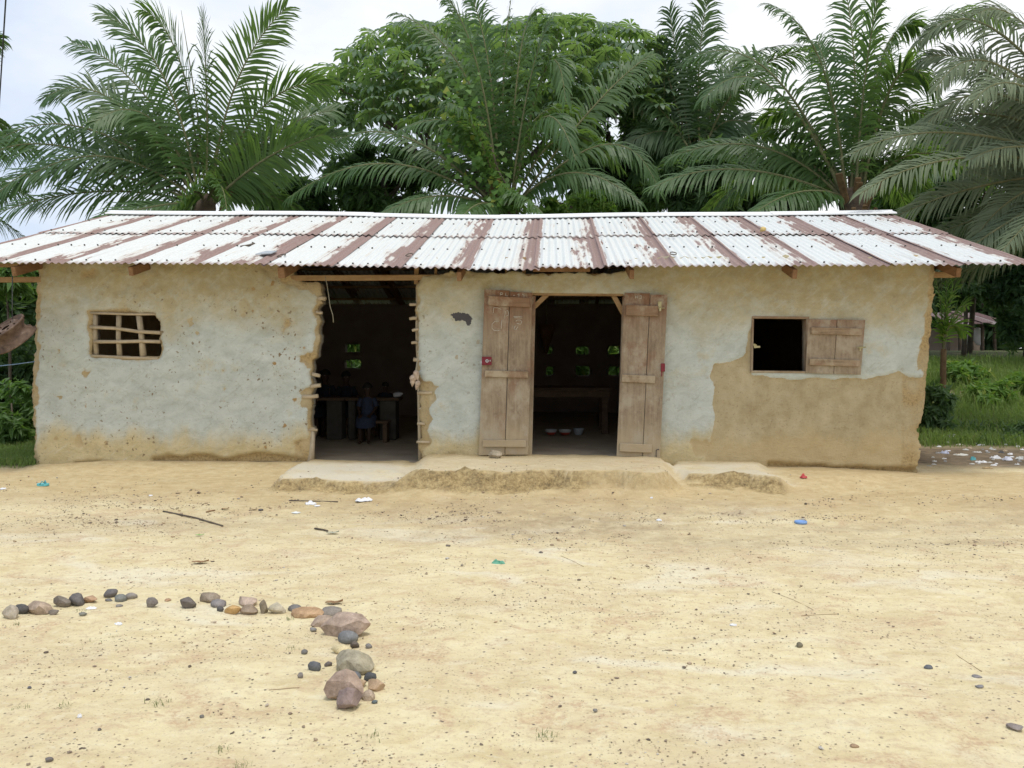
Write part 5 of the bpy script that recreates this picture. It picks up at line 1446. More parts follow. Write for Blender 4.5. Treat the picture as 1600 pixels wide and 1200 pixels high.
a = r_.uniform(0, 6.28, n); el = r_.uniform(.5, 1.0, n); hz = r_.uniform(.45, 1.0, n)
J = octa[None] * (1 + r_.normal(0, .16, (n, 10, 1)))
lx = J[:, :, 0] * 1.25; ly = J[:, :, 1] * el[:, None]; lz = J[:, :, 2] * hz[:, None]
VX = X_[:, None] + sz[:, None] * (lx * np.cos(a)[:, None] - ly * np.sin(a)[:, None])
VY = Y_[:, None] + sz[:, None] * (lx * np.sin(a)[:, None] + ly * np.cos(a)[:, None])
VZ = Z_[:, None] + sz[:, None] * (lz + .25)
gm = G('gravel_grain'); isl = gm.n('NewGeometry').outputs['Random Per Island']
gmat = gm.done(gm.ramp(isl, (0.0, (.10, .082, .065)), (.3, (.19, .15, .115)), (.6, (.30, .23, .165)), (.86, (.42, .31, .20)), (.95, (.40, .37, .33)), (1.0, (.55, .53, .50))), .85, None, .2)
tag(obj('gravel', np_mesh('gravel', np.stack([VX, VY, VZ], 2).reshape(-1, 3), (np.arange(n)[:, None, None] * 10 + tri[None]).reshape(-1, 3)), gmat), 'scattered dark gravel on the sandy yard', 'gravel', kind='stuff')

# little weeds in the sand
def tuft(px, py, n, h, label, col='weed'):
    p = settle(px, py); r_ = np.random.default_rng(int(px))
    pts = np.array([(p.x + r_.normal(0, .02), p.y + r_.normal(0, .02), p.z - .004) for _ in range(n)])
    o = blades('grass_tuft', pts, h * .55, .0013, col, int(px), label, 'weed', 1.2); del o['kind']
    o['group'] = 'tiny weeds in the yard'
for (px, py, n, h, lab) in ((853, 1150, 26, .05, 'tiny dark weed growing in the sand at the bottom centre'), (455, 968, 20, .055, 'small bright green weed against the long orange tan stone'), (25, 976, 16, .04, 'faint weed below the pale first stone of the row'),
                            (245, 1100, 26, .055, 'spreading dry weed in the sand at the lower left'), (148, 1002, 12, .035, 'faint weed, left of two below the left row of stones'), (177, 997, 12, .035, 'faint weed, right of two below the left row of stones'),
                            (345, 1171, 18, .05, 'green weed near the bottom edge left of centre'), (100, 1105, 18, .045, 'thin weed near the left edge of the yard'), (587, 1150, 20, .045, 'grey green weed below the end of the stone line'),
                            (454, 1014, 14, .04, 'dry grey weed inside the bend of the stone line'), (128, 955, 14, .035, 'low weed beside the olive grey pebble'), (376, 1197, 18, .05, 'green weed at the very bottom edge'),
                            (484, 994, 12, .03, 'little weed in front of the thin tan slab'), (32, 1106, 14, .04, 'low green weed at the left edge of the yard')):
    tuft(px, py, n, h, lab)

# crumpled litter
def crumple(name, px, py, w, h, col, label, cat, seed, Yfix=None, group='scraps of litter', flat=.35):
    p = settle(px, py + h * .4)
    k = (p - CAM).length / F
    rx = w * .5 * k; rz = max(.006, h * .5 * k * .8)
    r_ = random.Random(seed)
    n = 9
    vs = []; fs = []
    for j in range(n):
        for i in range(n):
            u, v = i / (n - 1) * 2 - 1, j / (n - 1) * 2 - 1
            q = Vector((u, v, 0)); rr = 1 - .25 * (abs(u * v)) + .18 * mnoise.noise(Vector((u * 1.5 + seed, v * 1.5, 3)))
            z = .5 + .9 * mnoise.noise(Vector((u * 2.3 + seed, v * 2.3, 0))) + .5 * mnoise.noise(Vector((u * 5 + seed, v * 5, 7)))
            z *= (1 - max(abs(u), abs(v)) ** 3 * .8)
            vs.append((u * rr * rx, v * rr * rx * .7, max(0, z) * rz * 1.7))
    for j in range(n - 1):
        for i in range(n - 1):
            a_ = j * n + i; fs.append([a_, a_ + 1, a_ + n + 1, a_ + n])
    m = MB(); m.add(vs, fs)
    # underside, so that the scrap is a thin bag rather than a sheet
    m.add([(x, y, max(0, z - .004) - .002) for x, y, z in vs], [f[::-1] for f in fs])
    o = m.build(name, M['trash']); o.location = (p.x, p.y + rx * .3, gz(p.x, p.y + rx * .3) + .001); o.rotation_euler = (0, 0, r_.uniform(-.5, .5)); o.color = tuple(col) + (1,)
    return tag(o, label, cat, group)
W_ = (.74, .75, .78)
crumple('plastic_bag', 485, 785, 18, 8, W_, 'white plastic scrap lying on a thin stick below the left step', 'litter', 1)
crumple('paper_scrap', 568, 780, 26, 8, W_, 'white crumpled paper at the foot of the left step', 'litter', 2)
crumple('paper_scrap', 462, 801, 15, 3, (.66, .68, .66), 'thin white sliver of paper left of the grey green pod', 'litter', 3)
crumple('plastic_wrapper', 778, 877, 21, 9, (.10, .33, .22), 'shiny green wrapper lying alone in the middle of the yard', 'wrapper', 4, group='')
crumple('paper_scrap', 495, 790, 10, 3, W_, 'small white shred right below the thin stick', 'litter', 12)
crumple('paper_scrap', 1018, 776, 5, 4, W_, 'tiny white shred below the right end of the terrace', 'litter', 13)
crumple('paper_scrap', 1030, 812, 9, 4, W_, 'small white shred on the gravel below the right step', 'litter', 14)
crumple('paper_scrap', 235, 774, 6, 3, W_, 'tiny white shred on the bare earth below the stick window wall', 'litter', 15)
crumple('paper_scrap', 468, 725, 12, 4, W_, 'white scrap beside the left jamb of the open doorway', 'litter', 16)
crumple('paper_scrap', 925, 707, 9, 5, (.6, .6, .62), 'pale scrap on the floor just inside the double door', 'litter', 17)
crumple('paper_scrap', 184, 974, 12, 4, W_, 'white flake on the sand below the cluster of three rounded stones', 'litter', 18)
crumple('paper_scrap', 141, 950, 14, 4, W_, 'white flake beside the left group of stones', 'litter', 19)
crumple('paper_scrap', 124, 1118, 6, 7, W_, 'upright white flake at the lower left of the yard', 'litter', 20)
crumple('paper_scrap', 1146, 976, 11, 4, (.7, .7, .7), 'white flake in the middle right of the yard', 'litter', 21)
crumple('paper_scrap', 4, 763, 8, 4, W_, 'white scrap at the left edge below the grass', 'litter', 22)
for i, (px, py, w, h, c_, lab) in enumerate(((1487, 680, 18, 13, W_, 'white plastic bag standing up in the grass by the right corner'), (1477, 706, 13, 8, (.55, .60, .80), 'bluish white plastic bag with a dark edge among the litter'),
        (1481, 687, 12, 4, (.62, .60, .50), 'flat cream scrap below the bag standing in the grass'), (1503, 710, 22, 4, (.62, .62, .58), 'long pale plastic strip in the litter'),
        (1521, 716, 9, 9, (.10, .45, .50), 'turquoise plastic cup in the litter'), (1535, 721, 19, 5, (.72, .73, .76), 'white plastic tube right of the turquoise cup'),
        (1557, 714, 15, 8, W_, 'white plastic bag, left of the big white pile'), (1575, 716, 17, 9, (.66, .69, .80), 'bluish white plastic bag in the big white pile'), (1594, 715, 11, 8, (.66, .67, .66), 'grey white plastic bag at the right edge of the picture'),
        (1580, 691, 11, 5, (.60, .62, .60), 'white rag in the grass, left of two near the right edge'), (1591, 693, 8, 5, (.62, .64, .62), 'white rag in the grass, right of two near the right edge'), (1467, 697, 9, 4, W_, 'small white scrap beside the right corner of the house'),
        (1549, 700, 6, 6, (.65, .66, .64), 'little white cup shape in the litter'), (1544, 731, 15, 4, (.42, .29, .13), 'orange brown slat of wood in front of the litter'), (1535, 695, 12, 3, (.6, .6, .56), 'thin pale scrap at the edge of the grass'),
        (1510, 702, 9, 4, (.6, .6, .58), 'white shred behind the long pale strip'), (1476, 716, 8, 3, (.62, .62, .62), 'white shred below the bluish bag'), (1554, 693, 8, 4, (.30, .45, .43), 'greenish scrap in the grass edge'),
        (1500, 694, 9, 4, (.58, .57, .5), 'beige shred between grass and litter'), (1528, 706, 14, 4, (.52, .52, .5), 'grey shred behind the turquoise cup'), (1590, 725, 8, 4, (.6, .6, .6), 'pale shred in front of the pile at the right edge'), (1565, 706, 8, 5, (.10, .10, .11), 'black plastic scrap behind the big white pile'))):
    crumple('litter', px, py, w * .92, h * .9, tuple(x * .86 for x in c_), lab, 'litter', 30 + i, group='litter dumped right of the house')
for i in range(34):
    rr = random.Random(900 + i)
    crumple('litter', rr.uniform(1452, 1600), rr.uniform(688, 728), rr.uniform(3, 8), rr.uniform(2, 4), rr.choice([W_, (.5, .5, .48), (.3, .3, .3), (.45, .36, .25), (.6, .62, .7)]), 'tiny shred of rubbish strewn between the grass and the dirt right of the house', 'litter', 60 + i, group='tiny shreds of rubbish')

def lid(name, px, py, w, col, label, cat):
    p = settle(px, py + 2); k = (p - CAM).length / F; r = w * .5 * k
    m = MB(); mt = Matrix.Translation((p.x, p.y + r * .3, p.z + .004))
    m.lathe([(.001, .012), (r * .7, .014), (r * .92, .022), (r, .020), (r, .0), (r * .9, .001)], 20, mtx=mt)
    o = m.build(name, M['trash']); o.color = tuple(col) + (1,)
    return tag(o, label, cat)
lid('plastic_disc', 1252, 817, 18, (.17, .33, .66), 'round blue plastic disc on the gravel below the right step', 'plastic disc')
def sandal(px, py, w, col, label):
    p = settle(px, py + 3); k = (p - CAM).length / F; L = w * k
    t = thing('sandal', (p.x, p.y, p.z), label, 'sandal')
    m = MB(); pr = [(-.5, -.14), (-.36, -.2), (-.05, -.15), (.25, -.2), (.46, -.14), (.5, 0), (.46, .14), (.25, .2), (-.05, .15), (-.36, .2), (-.5, .14)]
    fr = [Vector((p.x + x * L, p.y + .03 + y * L * 1.3, p.z + .022 + .012 * abs(x))) for x, y in pr]
    m.prism(fr, [v + Vector((0, 0, -.022)) for v in fr]); o = m.build('sole', M['trash'], t); o.color = tuple(col) + (1,)
    m = MB(); m.tube([(p.x + .3 * L, p.y + .03, p.z + .02), (p.x + .1 * L, p.y - .10 * L, p.z + .055), (p.x - .1 * L, p.y - .15 * L, p.z + .02)], .006, 6)
    m.tube([(p.x + .3 * L, p.y + .03, p.z + .02), (p.x + .1 * L, p.y + .03 + .12 * L, p.z + .055), (p.x - .1 * L, p.y + .05 + .18 * L, p.z + .02)], .006, 6)
    o = m.build('strap', M['trash'], t); o.color = tuple(x * .6 for x in col) + (1,)
sandal(65, 757, 15, (.10, .50, .56), 'turquoise sandal on the ground near the left corner of the house')
crumple('plastic_wrapper', 1256, 744, 11, 9, (.50, .05, .05), 'crumpled red packet against the wall right of the right step', 'wrapper', 6, group='')
def twig(pts, r, label, mat='branch', name='stick', cat='stick', group='sticks and straws on the ground'):
    m = MB(); q = [settle(x, y) for x, y in pts]
    q = [v + Vector((0, 0, r * .7 + .002)) for v in q]
    m.tube(q, [r] * len(q), 6, jit=.1)
    return tag(m.build(name, M[mat]), label, cat, group)
twig([(255, 800), (305, 810), (348, 823)], .008, 'long grey stick lying in front of the stick window wall', 'branch')
twig([(452, 783), (490, 784), (528, 785)], .006, 'thin straight stick under the white plastic scrap')
twig([(492, 827), (505, 829), (512, 831)], .008, 'short twig touching the grey green pod')
twig([(1468, 1003), (1500, 1028), (1534, 1050)], .0012, 'long thin straw at the right side of the yard', 'dryleaf')
twig([(1206, 925), (1240, 938), (1270, 953)], .0012, 'thin straw, upper of two in the right half of the yard', 'dryleaf')
twig([(1252, 963), (1280, 961), (1310, 960)], .0012, 'thin level straw below the other in the right half of the yard', 'dryleaf')
twig([(876, 869), (893, 876), (912, 886)], .0012, 'thin straw right of the green wrapper', 'dryleaf')
twig([(322, 801), (330, 799), (336, 798)], .006, 'short brown twig near the tan crumb below the long stick', 'dryleaf')
twig([(420, 1079), (445, 1077), (468, 1075)], .0012, 'thin straw left of the last cluster of stones', 'dryleaf')
def dry(px, py, w, h, label, col=None, mat='dryleaf', name='dry_leaf', cat='leaf', group='dry leaves on the ground'):
    p = settle(px, py + h * .3); k = (p - CAM).length / F; L = w * k * .5; H = max(.008, h * k * .7)
    vs = []; n = 7
    for i in range(n):
        u = i / (n - 1) * 2 - 1; ww = (1 - u * u) ** .6 * L * .42 + .002
        z = H * (.35 + .65 * u * u) if i > 2 else H * .5
        vs += [(u * L, -ww, z), (u * L, 0, z * .35 + .003), (u * L, ww, z * .9)]
    fs = []
    for i in range(n - 1):
        for j in (0, 1): fs.append([i * 3 + j, i * 3 + j + 1, i * 3 + j + 4, i * 3 + j + 3])
    m = MB(); m.add(vs, fs); o = m.build(name, M[mat]); o.location = (p.x, p.y, p.z + .003); o.rotation_euler = (0, 0, .15)
    if col: o.color = tuple(col) + (1,)
    return tag(o, label, cat, group)
dry(313, 878, 24, 8, 'curled brown dry leaf on the sand above the row of stones')
dry(522, 941, 26, 11, 'curled orange brown leaf standing behind the bend of the stone line')
dry(352, 795, 11, 6, 'tan dry leaf crumb right of the short brown twig')
dry(396, 796, 11, 4, 'small red brown leaf below the corner of the left step')
dry(312, 836, 13, 4, 'flat bright green leaf below the long grey stick', (.16, .38, .07), 'trash')
dry(520, 832, 19, 7, 'grey green seed pod on the sand below the left step', (.36, .38, .30), 'trash', 'seed_pod', 'seed pod')
dry(590, 726, 22, 8, 'reddish brown leaf on the sill of the open doorway') if False else dry(508, 725, 20, 7, 'reddish brown leaf lying on the threshold of the open doorway')
dry(715, 936, 8, 5, 'orange brown leaf crumb in the middle of the yard')

# things on the roof
p = at(412, 396, EV_Y + .62)
zr = lambda y: roof_z(y) + .03
y0 = on(412, 398, zr(9.75)).y
m = MB()
A_ = [Vector((at(x, y, yy).x, yy, zr(yy) + dz)) for x, y, yy, dz in ((399, 400, 9.62, .035), (424, 400, 9.70, .03), (433, 394, 9.92, .02), (415, 391, 9.95, .012))]
m.prism([v + Vector((0, 0, .012)) for v in A_], A_)
o = m.build('slate_sheet', M['trash']); o.color = (.36, .40, .44, 1); tag(o, 'small curved grey sheet of scrap lying near the eave on the roof', 'scrap sheet')
m = MB(); q = [(376, 385), (390, 379), (397, 375), (394, 369)]
m.tube([(lambda v: Vector((v.x, v.y, zr(v.y) + .02)))(at(x, y, 10.3 + i * .1)) for i, (x, y) in enumerate(q)], [.012, .014, .016, .009], 6, jit=.1)
tag(m.build('stick', M['branch']), 'grey hooked stick lying on the left part of the roof', 'stick')
p = at(1192, 366, 11.35)
o = obj('yellow_fruit', rock_mesh('yellow_fruit', (.05, .05, .035), 77, .2), M['trash']); o.location = (p.x, p.y, zr(p.y) + .03); o.color = (.55, .40, .12, 1); tag(o, 'small yellow fruit lying on the right half of the roof', 'fruit')
for i, (px, py) in enumerate(((1050, 362), (1052, 404), (440, 380), (640, 385))):
    m = MB(); c_ = at(px, py, 11.0 if py < 370 else 9.7); zz = zr(c_.y) + .012
    pts = [(c_.x + .035 * math.cos(a_) * (1 + .3 * (a_ > 3)), c_.y + .09 * math.sin(a_), zz + .09 * math.sin(a_) * SL) for a_ in [k * .75 for k in range(8)]]
    m.tube(pts, .006, 5); tag(m.build('dead_tendril', M['branch']), ('curled dead tendril in the middle of the right half of the roof', 'curled dead tendril at the eave above the right door leaf', 'curled dead tendril above the left rafter end', 'curled dead tendril on the roof above the open doorway')[i], 'tendril', 'dead tendrils on the roof')

# hanging things
t = thing('hanging_shells', at(650, 608, 9.66), 'bundle of pinkish snail shells hung on a string beside the open doorway', 'shell bundle')
m = MB(); m.tube([at(655, 536, 9.66), at(653, 560, 9.65), at(649, 580, 9.65)], .005, 5); m.tube([at(652, 562, 9.65), at(650, 582, 9.64)], .006, 5); m.build('string', M['string'], t)
for (px, py, L, a_, r) in ((645, 595, .15, .12, .042), (651, 587, .13, -.2, .036), (652, 602, .12, .28, .034)):
    m = MB(); c_ = at(px, py, 9.65)
    prof = [(.004, -.5), (.35, -.32), (.75, -.1), (.72, .02), (1.0, .16), (.9, .24), (.98, .30), (.55, .42), (.05, .5)]
    mt = Matrix.Translation(c_) @ Matrix.Rotation(a_, 4, 'Y') @ Matrix.Rotation(.1, 4, 'X')
    m.lathe([(r_0 * r, z_ * L) for r_0, z_ in prof], 12, mtx=mt); m.build('shell', M['shell'], t)
m = MB(); m.tube([at(x, y, 9.66) for x, y in ((508, 432), (511, 445), (514, 465), (516, 480), (520, 492), (521, 504))], .004, 5)
tag(m.build('hanging_string', M['string']), 'thin frayed cord dangling from the beam over the open doorway', 'cord')
# wheel rim hung up as a school bell
c_ = at(17, 521, 9.25)
t = thing('wheel_rim', c_, 'rusty steel wheel rim hanging under the left roof corner', 'wheel rim')
ax = Vector((-.36, -.50, .72)).normalized()
mt = Matrix.Translation(c_) @ ax.to_track_quat('Z', 'X').to_matrix().to_4x4()
m = MB()
S_ = .84
m.lathe([(a_ * S_, b_ * S_) for a_, b_ in [(.262, -.13), (.285, -.125), (.29, -.105), (.262, -.095), (.258, -.05), (.215, -.03), (.212, .03), (.245, .055), (.25, .085), (.272, .095), (.275, .115), (.25, .12), (.235, .09), (.20, .07)]], 40, mtx=mt)
m.build('rim', M['rust'], t)
m = MB(); n = 40; vs = []; fs = []
rings = [(.20, .07), (.185, .10), (.165, .115), (.135, .118), (.11, .10), (.055, .10)]
for (r, z) in rings:
    for k in range(n): vs.append(mt @ Vector((r * S_ * math.cos(2 * math.pi * k / n), r * S_ * math.sin(2 * math.pi * k / n), z * S_)))
for i in range(len(rings) - 1):
    for k in range(n):
        if i == 1 and k % 4 == 0: continue
        if i == 3 and k % 8 == 2: continue
        fs.append([i * n + k, i * n + (k + 1) % n, (i + 1) * n + (k + 1) % n, (i + 1) * n + k])
m.add(vs, fs); m.build('disc', M['rust'], t)
m = MB(); hk = Vector((c_.x + .02, 9.27, roof_z(9.3) - .06)); m.tube([c_ + Vector((.02, -.0, .16)), hk], .006, 5); m.build('hanging_wire', M['wire'], t)
m = MB(); m.tube([at(54, 565, 9.68), at(25, 569, 9.6), at(-30, 575, 9.4)], .006, 5); tag(m.build('clothes_line', M['blue_rope']), 'blue rope tied to the left corner of the wall', 'rope')
m = MB(); q0, q1 = at(11, -30, 12), at(-6, 240, 16); m.tube([q0 + (q0 - q1) * .5, q0, q1, q1 + (q1 - q0)], .012, 5); tag(m.build('overhead_wire', M['wire']), 'dark wire crossing the sky in the upper left corner', 'wire')

# ---- inside the rooms
FZ1, FZ2 = .252, .338
def slabbox(m, x0, x1, y0, y1, z0, z1): m.box(((x0 + x1) / 2, (y0 + y1) / 2, (z0 + z1) / 2), ((x1 - x0) / 2, (y1 - y0) / 2, (z1 - z0) / 2))
xa, xb = at(815, 610, 12.3).x, at(956, 610, 12.3).x
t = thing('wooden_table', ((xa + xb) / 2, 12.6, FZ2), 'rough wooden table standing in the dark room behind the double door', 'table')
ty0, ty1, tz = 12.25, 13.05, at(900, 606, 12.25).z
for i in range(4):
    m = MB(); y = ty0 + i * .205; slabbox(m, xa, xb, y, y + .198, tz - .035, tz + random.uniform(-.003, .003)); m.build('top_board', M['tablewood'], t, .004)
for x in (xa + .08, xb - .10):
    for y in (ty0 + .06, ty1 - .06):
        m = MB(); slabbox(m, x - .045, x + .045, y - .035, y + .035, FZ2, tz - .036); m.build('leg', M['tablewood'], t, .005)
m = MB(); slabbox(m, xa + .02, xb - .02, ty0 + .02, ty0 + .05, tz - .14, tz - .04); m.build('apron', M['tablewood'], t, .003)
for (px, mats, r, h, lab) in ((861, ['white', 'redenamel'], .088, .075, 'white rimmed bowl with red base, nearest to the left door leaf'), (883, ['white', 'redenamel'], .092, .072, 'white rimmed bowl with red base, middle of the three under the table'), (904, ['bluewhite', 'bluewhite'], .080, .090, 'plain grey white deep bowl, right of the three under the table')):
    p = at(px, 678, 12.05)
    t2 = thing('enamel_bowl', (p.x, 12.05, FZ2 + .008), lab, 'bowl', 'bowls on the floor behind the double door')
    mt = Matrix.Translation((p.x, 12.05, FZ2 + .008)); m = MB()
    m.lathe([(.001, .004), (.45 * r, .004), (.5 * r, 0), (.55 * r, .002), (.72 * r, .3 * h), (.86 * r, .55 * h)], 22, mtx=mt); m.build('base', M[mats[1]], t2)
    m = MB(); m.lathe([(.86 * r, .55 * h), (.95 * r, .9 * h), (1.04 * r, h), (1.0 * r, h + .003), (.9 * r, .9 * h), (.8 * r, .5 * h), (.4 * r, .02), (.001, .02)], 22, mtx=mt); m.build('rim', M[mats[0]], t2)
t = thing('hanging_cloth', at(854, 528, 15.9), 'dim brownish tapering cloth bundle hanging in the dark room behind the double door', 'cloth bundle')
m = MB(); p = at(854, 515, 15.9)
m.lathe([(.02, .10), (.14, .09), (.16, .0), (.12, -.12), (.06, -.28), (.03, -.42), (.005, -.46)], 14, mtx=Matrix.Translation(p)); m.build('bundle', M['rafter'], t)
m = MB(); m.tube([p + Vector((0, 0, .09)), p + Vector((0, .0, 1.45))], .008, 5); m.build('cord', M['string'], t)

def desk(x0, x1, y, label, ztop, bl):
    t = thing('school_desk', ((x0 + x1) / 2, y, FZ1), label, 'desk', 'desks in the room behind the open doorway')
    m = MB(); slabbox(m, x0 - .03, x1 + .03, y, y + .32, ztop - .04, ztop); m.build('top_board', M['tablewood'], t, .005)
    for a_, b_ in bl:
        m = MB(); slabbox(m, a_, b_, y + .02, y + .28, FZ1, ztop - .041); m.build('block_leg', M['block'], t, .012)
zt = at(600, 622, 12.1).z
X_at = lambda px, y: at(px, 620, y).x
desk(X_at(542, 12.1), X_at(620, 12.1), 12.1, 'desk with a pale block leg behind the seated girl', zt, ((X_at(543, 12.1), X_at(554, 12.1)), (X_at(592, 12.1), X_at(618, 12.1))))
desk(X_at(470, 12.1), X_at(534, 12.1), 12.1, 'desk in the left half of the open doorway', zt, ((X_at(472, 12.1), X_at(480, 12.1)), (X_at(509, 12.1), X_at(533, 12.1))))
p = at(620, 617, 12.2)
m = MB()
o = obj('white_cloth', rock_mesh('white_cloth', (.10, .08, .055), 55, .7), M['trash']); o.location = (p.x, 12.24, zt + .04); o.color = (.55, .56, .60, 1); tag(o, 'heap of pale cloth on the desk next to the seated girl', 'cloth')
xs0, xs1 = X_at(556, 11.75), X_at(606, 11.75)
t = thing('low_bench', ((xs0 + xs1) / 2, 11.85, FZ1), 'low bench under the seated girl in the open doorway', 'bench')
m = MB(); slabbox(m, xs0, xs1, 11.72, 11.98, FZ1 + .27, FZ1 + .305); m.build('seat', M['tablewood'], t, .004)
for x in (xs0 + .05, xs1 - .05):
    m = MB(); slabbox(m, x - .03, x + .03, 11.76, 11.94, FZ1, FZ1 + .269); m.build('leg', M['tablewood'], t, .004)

# people: small seated pupils
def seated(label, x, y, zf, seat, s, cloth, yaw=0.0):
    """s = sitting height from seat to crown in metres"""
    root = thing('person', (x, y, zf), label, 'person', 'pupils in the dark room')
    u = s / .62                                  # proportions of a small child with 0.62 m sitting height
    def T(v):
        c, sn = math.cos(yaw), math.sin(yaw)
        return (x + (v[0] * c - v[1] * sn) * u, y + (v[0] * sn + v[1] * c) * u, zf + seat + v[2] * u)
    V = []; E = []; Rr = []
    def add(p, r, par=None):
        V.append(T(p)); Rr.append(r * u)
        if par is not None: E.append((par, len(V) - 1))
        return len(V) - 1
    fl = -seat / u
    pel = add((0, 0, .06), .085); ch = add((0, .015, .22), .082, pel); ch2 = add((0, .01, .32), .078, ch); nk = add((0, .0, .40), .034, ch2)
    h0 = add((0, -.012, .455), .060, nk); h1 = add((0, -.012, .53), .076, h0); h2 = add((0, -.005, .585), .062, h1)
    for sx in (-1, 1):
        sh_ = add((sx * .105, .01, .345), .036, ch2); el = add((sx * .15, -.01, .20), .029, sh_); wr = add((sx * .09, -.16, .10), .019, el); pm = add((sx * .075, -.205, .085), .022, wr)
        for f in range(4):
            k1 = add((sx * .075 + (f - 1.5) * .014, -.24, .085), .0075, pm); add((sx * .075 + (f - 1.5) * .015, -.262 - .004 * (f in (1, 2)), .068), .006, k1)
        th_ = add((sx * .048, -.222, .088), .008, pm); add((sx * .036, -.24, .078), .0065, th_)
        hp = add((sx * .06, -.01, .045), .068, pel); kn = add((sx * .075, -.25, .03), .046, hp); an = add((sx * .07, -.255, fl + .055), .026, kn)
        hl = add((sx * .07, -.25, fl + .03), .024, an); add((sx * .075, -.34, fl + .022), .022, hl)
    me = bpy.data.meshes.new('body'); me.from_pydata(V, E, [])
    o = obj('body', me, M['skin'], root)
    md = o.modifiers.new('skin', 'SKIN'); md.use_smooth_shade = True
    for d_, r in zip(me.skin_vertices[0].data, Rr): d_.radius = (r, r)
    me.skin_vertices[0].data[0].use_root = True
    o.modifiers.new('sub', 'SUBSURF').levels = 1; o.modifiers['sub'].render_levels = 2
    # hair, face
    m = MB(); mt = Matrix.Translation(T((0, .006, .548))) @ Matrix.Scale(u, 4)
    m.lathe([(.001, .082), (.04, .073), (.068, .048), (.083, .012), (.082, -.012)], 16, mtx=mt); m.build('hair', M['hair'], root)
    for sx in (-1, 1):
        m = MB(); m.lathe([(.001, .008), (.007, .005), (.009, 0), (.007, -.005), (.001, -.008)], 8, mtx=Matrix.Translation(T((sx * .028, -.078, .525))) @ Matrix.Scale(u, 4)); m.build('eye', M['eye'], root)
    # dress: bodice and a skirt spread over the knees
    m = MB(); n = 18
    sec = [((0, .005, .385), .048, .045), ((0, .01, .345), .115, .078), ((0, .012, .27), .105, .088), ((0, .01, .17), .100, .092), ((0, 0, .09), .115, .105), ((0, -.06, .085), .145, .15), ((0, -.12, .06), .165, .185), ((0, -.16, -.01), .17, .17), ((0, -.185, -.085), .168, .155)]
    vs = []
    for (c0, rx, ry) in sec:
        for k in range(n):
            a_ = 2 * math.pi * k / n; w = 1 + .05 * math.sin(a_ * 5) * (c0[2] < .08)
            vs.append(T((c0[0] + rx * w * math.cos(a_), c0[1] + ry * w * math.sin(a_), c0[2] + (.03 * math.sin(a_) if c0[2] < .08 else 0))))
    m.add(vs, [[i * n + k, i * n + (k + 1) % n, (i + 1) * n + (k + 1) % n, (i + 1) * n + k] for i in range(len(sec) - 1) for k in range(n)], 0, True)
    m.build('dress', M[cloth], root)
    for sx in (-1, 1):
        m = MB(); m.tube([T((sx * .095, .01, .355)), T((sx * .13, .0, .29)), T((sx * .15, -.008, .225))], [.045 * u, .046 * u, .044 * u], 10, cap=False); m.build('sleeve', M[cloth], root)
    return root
seated('pupil in a dark blue dress sitting on a low bench and facing the doorway', X_at(574, 11.85), 11.86, FZ1, .31, at(574, 598, 11.85).z - FZ1 - .31, 'blue_cloth')
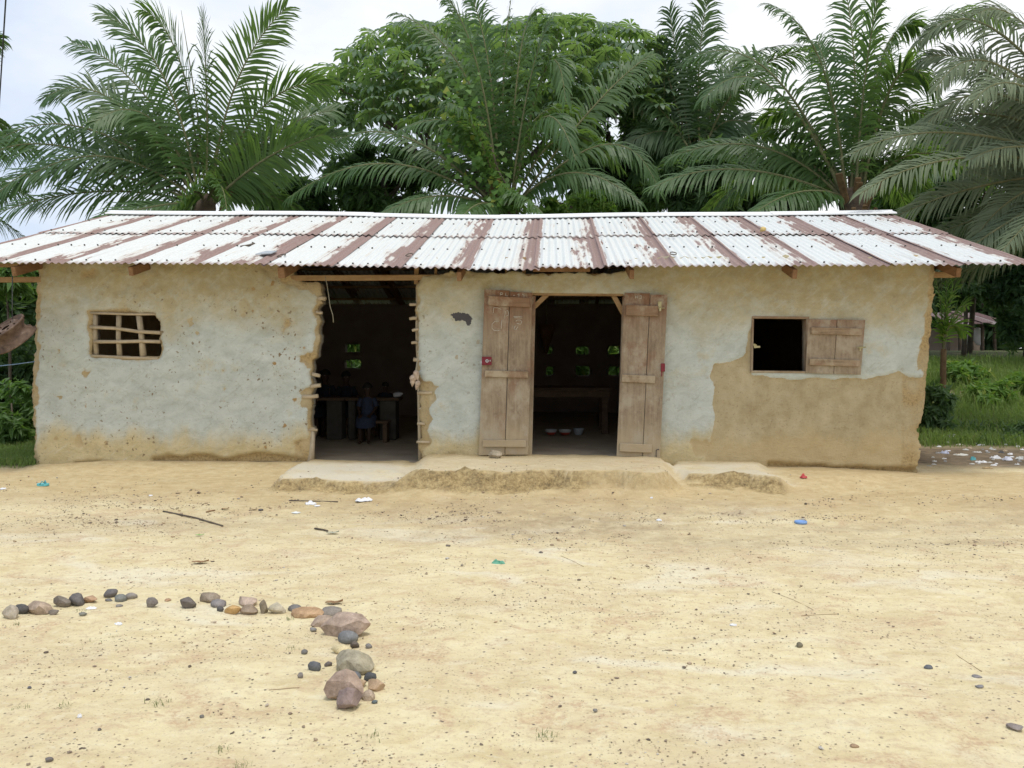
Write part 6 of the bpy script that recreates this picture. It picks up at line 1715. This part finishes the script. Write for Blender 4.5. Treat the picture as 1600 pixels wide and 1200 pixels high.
for (px, y, top, lab) in ((508, 12.75, 577, 'dim pupil in dark clothes behind the left desk, nearer to the left jamb'), (541, 12.75, 580, 'dim pupil in dark clothes behind the left desk, below the vent holes'), (602, 12.75, 597, 'dim pupil in dark clothes behind the desk with the pale cloth')):
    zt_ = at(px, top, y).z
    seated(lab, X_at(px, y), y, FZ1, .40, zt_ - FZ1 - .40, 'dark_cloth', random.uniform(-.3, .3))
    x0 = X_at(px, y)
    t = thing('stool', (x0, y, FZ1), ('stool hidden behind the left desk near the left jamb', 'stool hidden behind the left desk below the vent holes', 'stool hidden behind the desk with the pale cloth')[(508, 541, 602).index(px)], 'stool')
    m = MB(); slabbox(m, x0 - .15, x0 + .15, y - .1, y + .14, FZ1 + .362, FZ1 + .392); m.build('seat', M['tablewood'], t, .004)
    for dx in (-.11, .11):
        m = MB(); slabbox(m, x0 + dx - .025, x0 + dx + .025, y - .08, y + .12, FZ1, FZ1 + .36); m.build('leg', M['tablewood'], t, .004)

# ---- far hut on the right
hy = 32.0
hx0, hx1 = at(1478, 530, hy).x, at(1572, 530, hy).x
t = thing('open_hut', ((hx0 + hx1) / 2, hy, .17), 'distant open sided hut with dark posts and a rusty pinkish roof', 'hut')
zr0, zr1 = at(1520, 506, hy).z, at(1520, 490, hy).z
for i in range(6):
    a_, b_ = hx0 + (hx1 - hx0) * i / 6 - .05, hx0 + (hx1 - hx0) * (i + 1) / 6
    m = MB(); zj = random.uniform(-.04, .04)
    nn = 17; vs = []
    for j in range(nn):
        x = a_ + (b_ - a_) * j / (nn - 1); h = .018 * math.cos(j * math.pi / 1.0)
        vs += [(x, hy - .5, zr0 + h + zj), (x, hy + 2.2, zr1 + .15 + h + zj)]
    m.add(vs, [[2 * j, 2 * j + 2, 2 * j + 3, 2 * j + 1] for j in range(nn - 1)]); o = m.build('roof_sheet', M['stone'], t); o.color = ((.26, .18, .17, 1), (.36, .31, .29, 1), (.20, .12, .11, 1))[i % 3]
for i, f in enumerate((.03, .22, .42, .6, .8, .97)):
    x = hx0 + (hx1 - hx0) * f
    m = MB(); m.tube([(x, hy, .1), (x + .05, hy, 1.2), (x, hy, zr0 - .02)], [.07, .06, .06], 7, jit=.1); m.build('post', M['bark'], t)
m = MB(); slabbox(m, hx0, hx1, hy + 1.9, hy + 2.0, .1, zr0 - .1); m.build('back_wall', M['mud'], t)
m = MB(); m.bar((hx0 + 1.2, hy - .3, 1.05), (hx1 - .5, hy - .3, .98), .08, .08); m.build('rail', M['lumber'], t)
for (xx, w) in ((.40, .16), (.62, .22)):
    x = hx0 + (hx1 - hx0) * xx; p_ = at(1530, 525, hy)
    o = obj('hanging_cloth', rock_mesh('hanging_cloth', (w, .06, .32), int(xx * 100), .3), M['trash']); o.location = (x, hy + .3, p_.z); o.color = (.6, .6, .62, 1)
    tag(o, 'white cloth hanging between the posts of the far hut, ' + ('left of two' if xx < .5 else 'right of two'), 'cloth', 'cloths hanging in the far hut')
